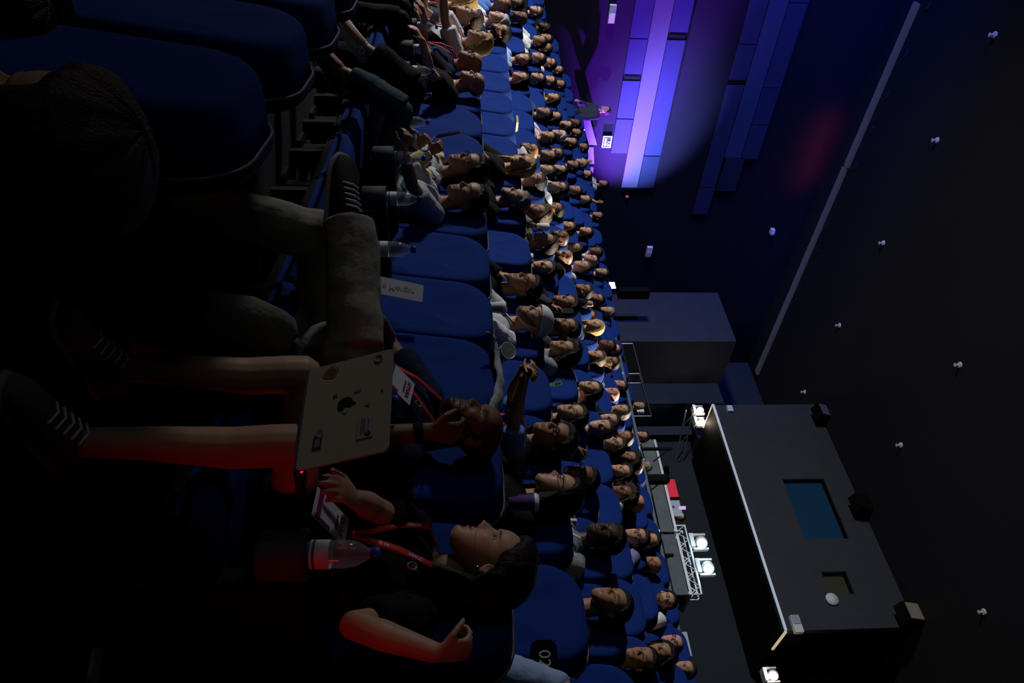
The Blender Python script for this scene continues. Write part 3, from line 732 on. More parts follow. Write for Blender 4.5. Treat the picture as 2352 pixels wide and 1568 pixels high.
for i, (x, y) in enumerate(((2148, 322), (2280, 80), (2025, 558), (1925, 747), (2200, 838), (2065, 1022), (1845, 900), (2255, 1405))):
    p = ceil_pt(x, y); g = empty('sprinkler', ['sprinkler head on the dark ceiling, near the middle of the strip', 'sprinkler head on the dark ceiling, closest to the stage', 'sprinkler head on the dark ceiling, right of the strip', 'sprinkler head near the strip, towards the back corner', 'sprinkler head far out over the middle of the ceiling', 'sprinkler head on the ceiling above the booth front', 'sprinkler head between the strip and the booth', 'sprinkler head on the ceiling past the far booth end'][i], 'sprinkler', (p.x, p.y, ZC), 0, 'sprinklers')
    put('escutcheon', MB().lathe([(0, 0), (.07, 0), (.06, -.03), (0, -.035)], n=12), WHITE, g); put('nozzle', MB().tube([(0, 0, -.03), (0, 0, -.11)], .018, n=8).lathe([(0, -.11), (.045, -.115), (0, -.125)], n=10), WHITE, g)
for i, (x, y) in enumerate(((2135, 12), (2083, 123), (2040, 219), (2004, 299), (1966, 381), (1902, 519), (1875, 580), (1851, 640), (1828, 691))):
    p = plane_pt(x, y, 2, ZC); o = put('ceiling_clip', MB().box((p.x, p.y, ZC-.02), (.16, .03, .04)), GREYW); tag(o, 'small metal clip on the ceiling, number %s along the strip from the stage' % ['one', 'two', 'three', 'four', 'five', 'six', 'seven', 'eight', 'nine'][i], 'clip', 'ceiling clips')
# things fixed to walls and booth
def wallbox(x, y, lab, plane, val, dims, m_, m2, cat='emergency light', name='emergency_light'):
    p = plane_pt(x, y, plane, val); g = empty(name, lab, cat, p)
    n = V((-1, 0, 0)) if plane == 0 else V((0, -1, 0)); s = V((0, 1, 0)) if plane == 0 else V((1, 0, 0)); a, b, c = dims
    D = lambda a, b, c: tuple(abs(v) for v in s*a+V((0, 0, b))+n*c)
    put('housing', MB().box(n*c/2, D(a, b, c)), m_, g); put('lens', MB().box(n*(c+.01)+s*a*.22, D(a*.5, b*.85, .02)), m2, g); return g
VLENS = mat('violet lit lens', (.8, .6, .9), .3, emit=(.6, .3, .9), es=.5)
wallbox(1405, 30, 'white emergency light box on the violet wall near the stage', 1, YW, (.42, .16, .1), WHITE, VLENS)
wallbox(1490, 575, 'small white emergency light box on the dark wall, tiny red lamp', 1, YW, (.36, .17, .1), WHITE, mat('grey lens', (.4, .42, .5), .3))
wallbox(1827, 1436, 'white emergency light box on the booth front, low corner', 0, BX, (.4, .2, .12), WHITE, mat('grey lens', (.4, .42, .5), .3))
wallbox(1675, 942, 'small white sensor on the booth front, top corner', 0, BX, (.2, .16, .1), WHITE, WHITE, 'sensor', 'wall_sensor')
wallbox(1772, 528, 'tiny pale bracket sensor high on the dark side wall', 1, YW, (.16, .12, .14), WHITE, WHITE, 'sensor', 'wall_sensor')
wallbox(1440, 447, 'tiny red and violet indicator lamp on the side wall', 1, YW, (.1, .1, .05), BLACK, mat('red indicator', (.6, .05, .2), .3, emit=(.8, .1, .5), es=.5), 'indicator lamp', 'indicator_lamp')
for x, y, lab, mg in ((1895, 950, 'black loudspeaker bracketed to the booth front, first from the corner', mat('violet grey grille', (.10, .09, .15), .7)), (1985, 1158, 'black loudspeaker bracketed to the middle of the booth front', SHELL), (2095, 1410, 'loudspeaker with tan grille at the far end of the booth front', mat('tan grille', (.32, .26, .2), .7))):
    p = plane_pt(x, y, 0, BX-.3); g = empty('hanging_speaker', lab, 'speaker', (BX, p.y, p.z), 0, 'booth loudspeakers')
    M = Matrix.Rotation(R(18), 3, 'Y')
    put('speaker_box', MB().box((-.3, 0, 0), (.3, .44, .62), M), BLACK, g); put('speaker_grille', MB().box(V((-.3, 0, 0))+M @ V((-.16, 0, 0)), (.02, .38, .52), M), mg, g); put('bracket', MB().tube([(-.2, 0, .2), (0, 0, .25)], .025, n=8), BLACK, g)
p = plane_pt(1910, 1377, 0, BX); o = put('satellite_disc', MB().lathe([(0, 0), (.12, .0), (.15, .03), (.15, .05), (0, .06)], p, 20, V((0, 0, 1)).rotation_difference(V((-1, 0, 0))).to_matrix()), WHITE, None, True); tag(o, 'round white disc antenna on the booth front by the small window', 'antenna')
# exit sign
p = plane_pt(1393, 322, 1, YW); g = empty('exit_sign', 'white framed pictogram exit sign with arrow on the violet wall', 'sign', p); g.scale = (.55, 1, .72)
EW = mat('lit white sign', (.8, .8, .82), .5, emit=(.75, .7, .8), es=.55); ED = mat('dark violet sign face', (.03, .008, .1), .5)
put('sign_box', MB().box((0, -.04, 0), (.62, .08, .34)), ED, g)
f = MB()
for c, d in (((0, -.09, .155), (.62, .02, .035)), ((0, -.09, -.155), (.62, .02, .035)), ((.295, -.09, 0), (.035, .02, .34)), ((-.295, -.09, 0), (.035, .02, .34))): f.box(c, d)
put('sign_frame', f, EW, g)
f = MB().poly([(-.22, -.1, -.03), (.12, -.1, -.03), (.12, -.1, .0), (.24, -.1, -.06), (.12, -.1, -.12), (.12, -.1, -.09), (-.22, -.1, -.09)], (0, .01, 0)); put('arrow', f, EW, g)
f = MB().tube([(-.02, -.1, .10), (.0, -.1, .04)], .02, n=6).tube([(.0, -.1, .05), (.06, -.1, .03), (.07, -.1, 0)], .012, n=6).tube([(0, -.1, .05), (-.06, -.1, .03)], .012, n=6).tube([(-.02, -.1, .09), (.05, -.1, .10)], .01, n=6).ball((-.03, -.1, .125), .018, 8).box((.17, -.095, .07), (.1, .01, .12)); put('running_figure', f, EW, g)
# ramp handrail at the side wall
RAIL = mat('pale handrail board', (.16, .155, .17), .6)
g = empty('ramp_handrail', 'pale sloping handrail boards of the ramp along the violet wall', 'handrail', (0, 0, 0))
def hx(x, y, off=.2): return plane_pt(x, y, 1, YW-off)
for a, b, wd in (((1336, 238), (1362, 333), .22), ((1354, 338), (1356, 376), .22), ((1356, 384), (1354, 408), .18)):
    p, q = hx(*a), hx(*b); d = V((0, 0, wd/2)); put('rail_board', MB().poly([p-d, q-d, q+d, p+d], (0, .06, 0)), RAIL, g)
for a in ((1350, 300), (1356, 340), (1356, 380)):
    p = hx(*a); put('post', MB().tube([p+V((0, .08, 0)), V((p.x, p.y+.08, zfloor(min(8, round((p.z-1)/RISE)))))], .03, n=8), STEEL, g)
# violet floor fixture near the side wall, and the black speaker beside it
p = plane_pt(1406, 656, 1, 15.9)
g = empty('violet_stage_lamp', 'small LED wash lamp glowing violet by the side wall', 'stage lamp', p)
put('lamp_body', MB().box((.06, 0, 0), (.16, .3, .2)), BLACK, g); put('lens', MB().box((-.03, -.02, 0), (.03, .26, .16)), mat('violet lamp lens', (.8, .5, 1), .3, emit=(.75, .42, 1), es=6), g); put('bracket', MB().tube([(.06, 0, -.1), (.06, 0, zfloor(8)-p.z)], .02, n=8), BLACK, g)
p = plane_pt(1455, 673, 1, 16.2); g = empty('column_speaker', 'tall black loudspeaker standing in front of the grey corner wall', 'speaker', p)
put('speaker_box', MB().box((0, 0, 0), (.3, .22, .95)), BLACK, g); put('speaker_grille', MB().box((-.16, 0, 0), (.02, .2, .9)), SHELL, g); put('stand', MB().tube([(0, 0, -.47), (0, 0, -1.6)], .03, n=8), BLACK, g)
# rail at the back of the seating
XR = 9.42; ya, yb = plane_pt(1410, 716, 0, XR), plane_pt(1565, 1500, 0, XR)
g = empty('guard_rail', 'long steel guard rail with dark glass behind the last rows', 'railing', (0, 0, 0))
RZ = CAMZ+.308*XR
put('top_rail', MB().box((XR, (ya.y+yb.y)/2, RZ), (.045, ya.y-yb.y+.6, .045)), mat('blue steel rail', (.05, .075, .095), .5, .3), g)
for k in range(5):
    y = lerp(yb.y, ya.y, k/4); put('post', MB().box((XR, y, (RZ+zfloor(7))/2), (.05, .05, RZ-zfloor(7))), STEEL, g)
for k in range(4):
    y0, y1 = lerp(yb.y, ya.y, k/4)+.05, lerp(yb.y, ya.y, (k+1)/4)-.05
    put('glass_panel', MB().box((XR, (y0+y1)/2, (RZ+zfloor(7))/2), (.012, y1-y0, RZ-zfloor(7)-.2)), mat('smoked glass', (.5, .6, .65), .05, alpha=.25), g)
# control position behind the rail
XD = 12.0
def dk(x, y, xx=XD): return plane_pt(x, y, 0, xx)
struct(put('control_platform', MB().box((13.4, 6.3, 3.75), (3.4, 7.6, .9)), BLACK))  # black box forming the riser of the control platform
DESK = mat('grey desk panel', (.11, .125, .135), .7, var=.15, vscale=6)
for (u0, u1, lab) in ((1010, 1222, 'long grey-fronted control desk behind the guard rail, with laptop and red screen'), (1228, 1368, 'grey-fronted control desk below the aluminium truss')):
    a, b = dk(1505, u0), dk(1505, u1); zt = CAMZ+4.06; y0, y1 = b.y, a.y
    g = empty('control_desk', lab, 'desk', (XD, (y0+y1)/2, 4.2), 0, 'control desks'); hh = zt-4.2
    put('front_panel', MB().box((0, 0, hh-.17), (.03, y1-y0, .26)), DESK, g); put('worktop', MB().box((.35, 0, hh), (.74, y1-y0, .05)), ALU, g)
    for sy in (-1, 1):
        for sx in (.05, .65): put('leg', MB().box((sx, sy*((y1-y0)/2-.05), hh/2), (.05, .05, hh)), ALU, g)
def laptop(loc, yaw, open_, lab, lid, w_=.31, d_=.215, logo=None, deck=SHELL, grp=None):
    """x across the hinge, y from the hinge towards the user, z up; the lid leans away from the user."""
    g = empty('laptop', lab, 'laptop', loc, yaw, grp)
    put('base', MB().box((0, d_/2, .008), (w_, d_, .014)), lid, g)
    kb = MB()
    for i in range(12):
        for j in range(5): kb.box((-w_*.42+w_*.84*i/11, .035+.02*j, .017), (w_*.058, .015, .003))
    put('keyboard', kb, deck, g)
    M = Matrix.Rotation(R(90-open_), 3, 'X')       # 0 = upright
    q = MB(); q.box((0, 0, 0), (w_, .007, d_)); q.v = [tuple(M @ (V(v)+V((0, 0, d_/2)))+V((0, 0, .012))) for v in q.v]
    lo = put('lid', q, lid, g); return g, lo, M
LIDW = mat('silver laptop lid', (.42, .47, .54), .5)
p = dk(1545, 1158, XD+.3)
g, lo, M = laptop((XD+.4, p.y, CAMZ+4.10), -math.pi/2, 90, 'silver laptop on the control desk, lid towards the seats', LIDW, .42, .3)
put('logo', MB().lathe([(0, 0), (.03, 0)], (0, -.007, .16), 12, V((0, 0, 1)).rotation_difference(V((0, -1, 0))).to_matrix()), mat('dark blue mark', (.02, .04, .2), .5), lo)
p = dk(1572, 1473, XD+.3)
g, lo, M = laptop((XD+.4, p.y, p.z-.2), -math.pi/2, 90, 'pale laptop with small dark emblem at the right end of the rail', LIDW, .42, .3)
put('logo', MB().lathe([(0, 0), (.022, 0)], (0, -.007, .17), 12, V((0, 0, 1)).rotation_difference(V((0, -1, 0))).to_matrix()), BLACK, lo)
put('laptop_table', MB().box((.0, .25, -.03), (.6, .6, .04)).box((0, .25, (3.3-g.location.z)/2), (.06, .06, g.location.z-3.36)), BLACK, g)
p = dk(1540, 1122, XD+.35); g = empty('red_screen', 'small monitor showing plain red on the control desk', 'monitor', (p.x, p.y, CAMZ+4.09))
put('screen', MB().box((-.02, 0, .17), (.02, .42, .28)), mat('red screen glow', (.5, .01, .03), .5, emit=(.75, .015, .04), es=.30), g); put('housing', MB().box((.02, 0, .17), (.05, .46, .32)), BLACK, g); put('foot', MB().box((0, 0, .015), (.16, .2, .03)), BLACK, g)
p = dk(1533, 1085, XD+.35); g = empty('camera_on_desk', 'black video camera on the control desk', 'camera', (p.x, p.y, CAMZ+4.09))
put('body', MB().box((0, 0, .14), (.2, .14, .16)), BLACK, g); put('lens', MB().tube([(-.1, 0, .15), (-.22, 0, .15)], .05, n=12), SHELL, g); put('tripod_plate', MB().box((0, 0, .03), (.1, .1, .06)), BLACK, g)
# truss with two moving heads
t0, t1 = dk(1548, 1213, XD+.4), dk(1560, 1372, XD+.4); zt = CAMZ+4.12
g = empty('aluminium_truss', 'aluminium lattice truss lying on the control desk', 'truss', (XD+.4, 0, zt))
for dx in (-.11, .11):
    mb = MB()
    for dz in (.03, .24): put('chord', MB().tube([(dx, t0.y, dz), (dx, t1.y, dz)], .024, n=8), ALU, g)
    n = 9
    for k in range(n):
        a, b = lerp(t0.y, t1.y, k/n), lerp(t0.y, t1.y, (k+1)/n)
        mb.tube([(dx, a, .03 if k % 2 else .24), (dx, b, .24 if k % 2 else .03)], .012, n=6)
    for k in (0, n): a = lerp(t0.y, t1.y, k/n); mb.tube([(dx, a, .03), (dx, a, .24)], .014, n=6)
    put('lattice', mb, ALU, g)
def moving_head(p, lab, warm=False, aimv=(-1, -.75, -.30), grp='stage lamps on the truss', es=40):
    g = empty('moving_head_lamp', lab, 'stage lamp', p, 0, grp)
    put('base', MB().box((0, 0, .04), (.24, .28, .08)), WHITE, g)
    for sy in (-1, 1): put('yoke_arm', MB().box((0, .15*sy, .2), (.09, .04, .3)), WHITE, g)
    d = V(aimv).normalized(); c = V((0, 0, .25)); q = V((0, 0, 1)).rotation_difference(d).to_matrix()
    put('head', MB().lathe([(0, -.16), (.09, -.15), (.12, -.04), (.115, .12), (.09, .14)], c, 18, q), WHITE, g, True)
    e = (1, .86, .62) if warm else (.62, .86, 1)
    put('lens', MB().lathe([(0, .135), (.088, .135)], c, 18, q), mat('warm lamp lens' if warm else 'cool lamp lens', (1, 1, 1), .2, emit=e, es=es), g)
    l = bpy.data.lights.new('lamp', 'POINT'); l.energy = 3.5 if not warm else 8; l.color = e; l.shadow_soft_size = .08
    lo = bpy.data.objects.new('lamp', l); COL.objects.link(lo); lo.parent = g; lo.location = c+d*.32
for x, y, lab in ((1575, 1246, 'white moving-head lamp shining blue-white on the truss, nearer the laptop'), (1590, 1304, 'white moving-head lamp shining blue-white on the truss, towards the right end')):
    p = dk(x, y, XD+.4); moving_head((XD+.4, p.y, zt+.275), lab)
# lamps on a short truss under the booth corner, and one by the other booth end
p = plane_pt(1612, 952, 0, 16.9)
g = empty('wall_truss', 'short truss arm holding two warm lamps below the booth corner', 'truss', (16.9, p.y, p.z-.5))
mb = MB(); d = V((1.8, -.5, -.05))
for dz in (0, .22): put('chord', MB().tube([V((-.1, .1, dz)), d+V((0, 0, dz))], .024, n=8), ALU, g)
for k in range(5): mb.tube([d*k/5+V((0, 0, 0 if k % 2 else .22)), d*(k+1)/5+V((0, 0, .22 if k % 2 else 0))], .012, n=6)
put('lattice', mb, ALU, g)
moving_head((16.9, p.y+.17, p.z-.26), 'warm white lamp under the booth corner, outer of the two', True, (-1, -.8, -.42), 'warm lamps under the booth', 14)
moving_head((17.0, p.y-.22, p.z-.28), 'warm white lamp under the booth corner, inner of the two', True, (-1, -.8, -.42), 'warm lamps under the booth', 14)
p = plane_pt(1776, 1550, 0, 16.6); moving_head((16.6, p.y, p.z-.25), 'single warm white lamp at the other end of the booth', True, (-1, -.5, -.42), 'warm lamps under the booth', 14)
put('hanger', MB().tube([(0, 0, 0), (.3, .25, .6)], .02, n=6), BLACK, bpy.data.objects[[o.name for o in COL.objects if o.name.startswith('moving_head_lamp')][-1]])
for x0, x1, y, lab in ((1478, 1542, 1031, 'thin black stand rising at the rail, first from the stairs'), (1495, 1545, 1276, 'thin black stand rising at the rail in front of the truss'), (1500, 1530, 1101, 'squat black monitor stand at the rail by the red screen')):
    a, b = dk(x0, y, 9.75), dk(x1, y, 9.75); g = empty('stand', lab, 'stand', (a.x, a.y, zfloor(8)), 0, 'stands at the rail'); hz = b.z-zfloor(8)
    put('pole', MB().tube([(0, 0, .05), (0, 0, hz)], .03 if 'thin' in lab else .09, n=8), BLACK, g); put('arm', MB().tube([(0, 0, hz-.03), (.05, -.22, hz-.34)], .012, n=6), BLACK, g); put('foot', MB().lathe([(0, 0), (.2, 0), (.2, .03), (0, .06)], n=14), BLACK, g)
for a, b, c, lab in (((1453, 789), (1487, 842), (1424, 791), 'upper steel handrail on the stairs beyond the guard rail'), ((1468, 858), (1507, 918), (1442, 861), 'lower bright steel handrail on the stairs beyond the guard rail')):
    P0, P1, P2 = (plane_pt(*q, 0, 12.6) for q in (a, b, c)); P1.x += .6
    g = empty('stair_handrail', lab, 'handrail', (P2.x, P2.y, P2.z), 0, 'stair handrails'); o_ = V((P2.x, P2.y, P2.z))
    put('rail', MB().tube([P0-o_, P1-o_], .025, n=8), STEEL, g); put('lower_rail', MB().tube([P0-o_-V((0, 0, .3)), P1-o_-V((0, 0, .3))], .012, n=6), STEEL, g)
    put('post', MB().tube([V((0, 0, zfloor(8)-P2.z)), P0-o_], .022, n=8), STEEL, g); put('post', MB().tube([P1-o_, V((P1.x-o_.x, P1.y-o_.y, zfloor(8)-P2.z))], .022, n=8), STEEL, g)

# ------------------------------------------------------------------ seats
def outline(w_, z0, z1, rt, rb, n=7):
    pts = []
    for cx, cz, r_, a0 in ((w_/2-rt, z1-rt, rt, 0), (-w_/2+rt, z1-rt, rt, 90), (-w_/2+rb, z0+rb, rb, 180), (w_/2-rb, z0+rb, rb, 270)):
        for i in range(n+1):
            a = R(a0+90*i/n); pts.append((cx+r_*math.cos(a), cz+r_*math.sin(a)))
    return pts
def slab(w_, z0, z1, rt, rb, layers, prof):
    """layers: (scale, depth) rings front to back; prof(y,z,depth) -> x"""
    ol = outline(w_, z0, z1, rt, rb); zc = (z0+z1)/2; mb = MB(); n = len(ol)
    for sc_, d in layers:
        for y, z in ol:
            hw = w_/2; yy = y*(1-(1-sc_)); zz = zc+(z-zc)*(1-(1-sc_)*w_/(z1-z0)) if sc_ > .5 else zc+(z-zc)*sc_
            mb.v.append((prof(yy, zz, d), yy, zz))
    for i in range(len(layers)-1):
        for j in range(n): mb.f.append((i*n+j, i*n+(j+1) % n, (i+1)*n+(j+1) % n, (i+1)*n+j))
    mb.f.append(tuple(range(n-1, -1, -1))); mb.f.append(tuple((len(layers)-1)*n+j for j in range(n)))
    return mb
LEAN = .125
def bprof(y, z, d):
    x = -LEAN*(z-.45)
    x += .018*(abs(y)/.25)**2.2*max(0, d)/.14 if d > .05 else 0
    x -= (.014*gs(z-.93, .03)+.0)*(1 if d > .08 else 0)
    return x+d-.14
S_back = slab(.505, .40, 1.16, .17, .05, [(.9, -.0), (1, .0), (1.0, .06), (.995, .105), (.98, .122), (.95, .134), (.88, .141), (.75, .144), (.6, .144), (.38, .143), (.2, .142), (.05, .142)], bprof)
S_shell = slab(.52, .36, 1.17, .18, .05, [(.6, -.045), (.93, -.042), (.98, -.03), (1, -.012), (1, -.002)], bprof)
S_pipe = MB(); ol = outline(.515, .39, 1.166, .175, .05); S_pipe.tube([(bprof(y, z, 0), y, z) for y, z in ol]+[(bprof(*ol[0], 0), *ol[0])], .0055, n=6, round_=0)
def pan():
    mb = MB(); st = [(.0, .42), (.06, .455), (.2, .462), (.36, .47), (.46, .468), (.51, .445), (.52, .41)]
    ny = 9
    for x, z in st:
        for j in range(ny):
            y = -.25+.5*j/(ny-1); mb.v.append((x, y, z-.022*abs(y/.25)**4))
    for x, z in st:
        for j in range(ny): y = -.25+.5*j/(ny-1); mb.v.append((x*.97+.005, y*.96, .345+.02*(x/.5)))
    n = len(st)
    for i in range(n-1):
        for j in range(ny-1):
            a = i*ny+j; mb.f.append((a, a+ny, a+ny+1, a+1)); b_ = a+n*ny; mb.f.append((b_, b_+1, b_+ny+1, b_+ny))
    o = n*ny
    for i in range(n-1):
        for j in (0, ny-1):
            a = i*ny+j; mb.f.append((a, a+ny, a+ny+o, a+o) if j else (a, a+o, a+ny+o, a+ny))
    for j in range(ny-1):
        for i in (0, n-1): a = i*ny+j; mb.f.append((a, a+1, a+1+o, a+o))
    return mb
S_pan = pan()
S_trim = MB().box((.26, 0, .335), (.44, .47, .03)); S_trim.box((.475, 0, .36), (.03, .46, .05))
S_leg = MB().box((.06, 0, .17), (.14, .06, .33)).box((.06, 0, .012), (.26, .14, .024)).box((-.06, 0, .33), (.2, .3, .06))
S_arm = MB().box((.16, .265, .44), (.34, .05, .36)).box((.15, .265, .635), (.42, .075, .045)).box((.16, .265, .13), (.12, .04, .27))
S_cup = MB().lathe([(.0, .545), (.05, .545), (.057, .552), (.059, .655), (.052, .66), (.047, .655), (.046, .60), (0, .60)], (.40, .265, 0), 22)
MESH = {}
for n_, mb, m_, sm in (('backrest', S_back, BLUE, True), ('back_shell', S_shell, SHELL, True), ('piping', S_pipe, PIPE, True), ('seat_cushion', S_pan, BLUE, True), ('seat_underside', S_trim, mat('dark seat pan trim', (.008, .008, .009), .8, spec=.1), False), ('pedestal', S_leg, BLACK, False), ('armrest', S_arm, SHELL, False), ('cup_holder', S_cup, RUBBER, True)):
    me = mb.mesh(n_, sm); me.materials.append(m_); MESH[n_] = me
SEATS = []
def seat(r, s, label, full=True):
    p = arc(s, rho(r), zfloor(r)); yaw = math.atan2(CY-p.y, CX-p.x)
    g = empty('cinema_seat', label, 'seat', p, yaw, 'blue cinema seats')
    for n_ in MESH:
        if n_ == 'cup_holder' or (not full and n_ in ('pedestal', 'armrest', 'seat_underside')): continue
        o = link(n_, MESH[n_], None, g)
        if n_ == 'armrest' : c = link('cup_holder', MESH['cup_holder'], None, o)
    SEATS.append((r, s, g)); return g
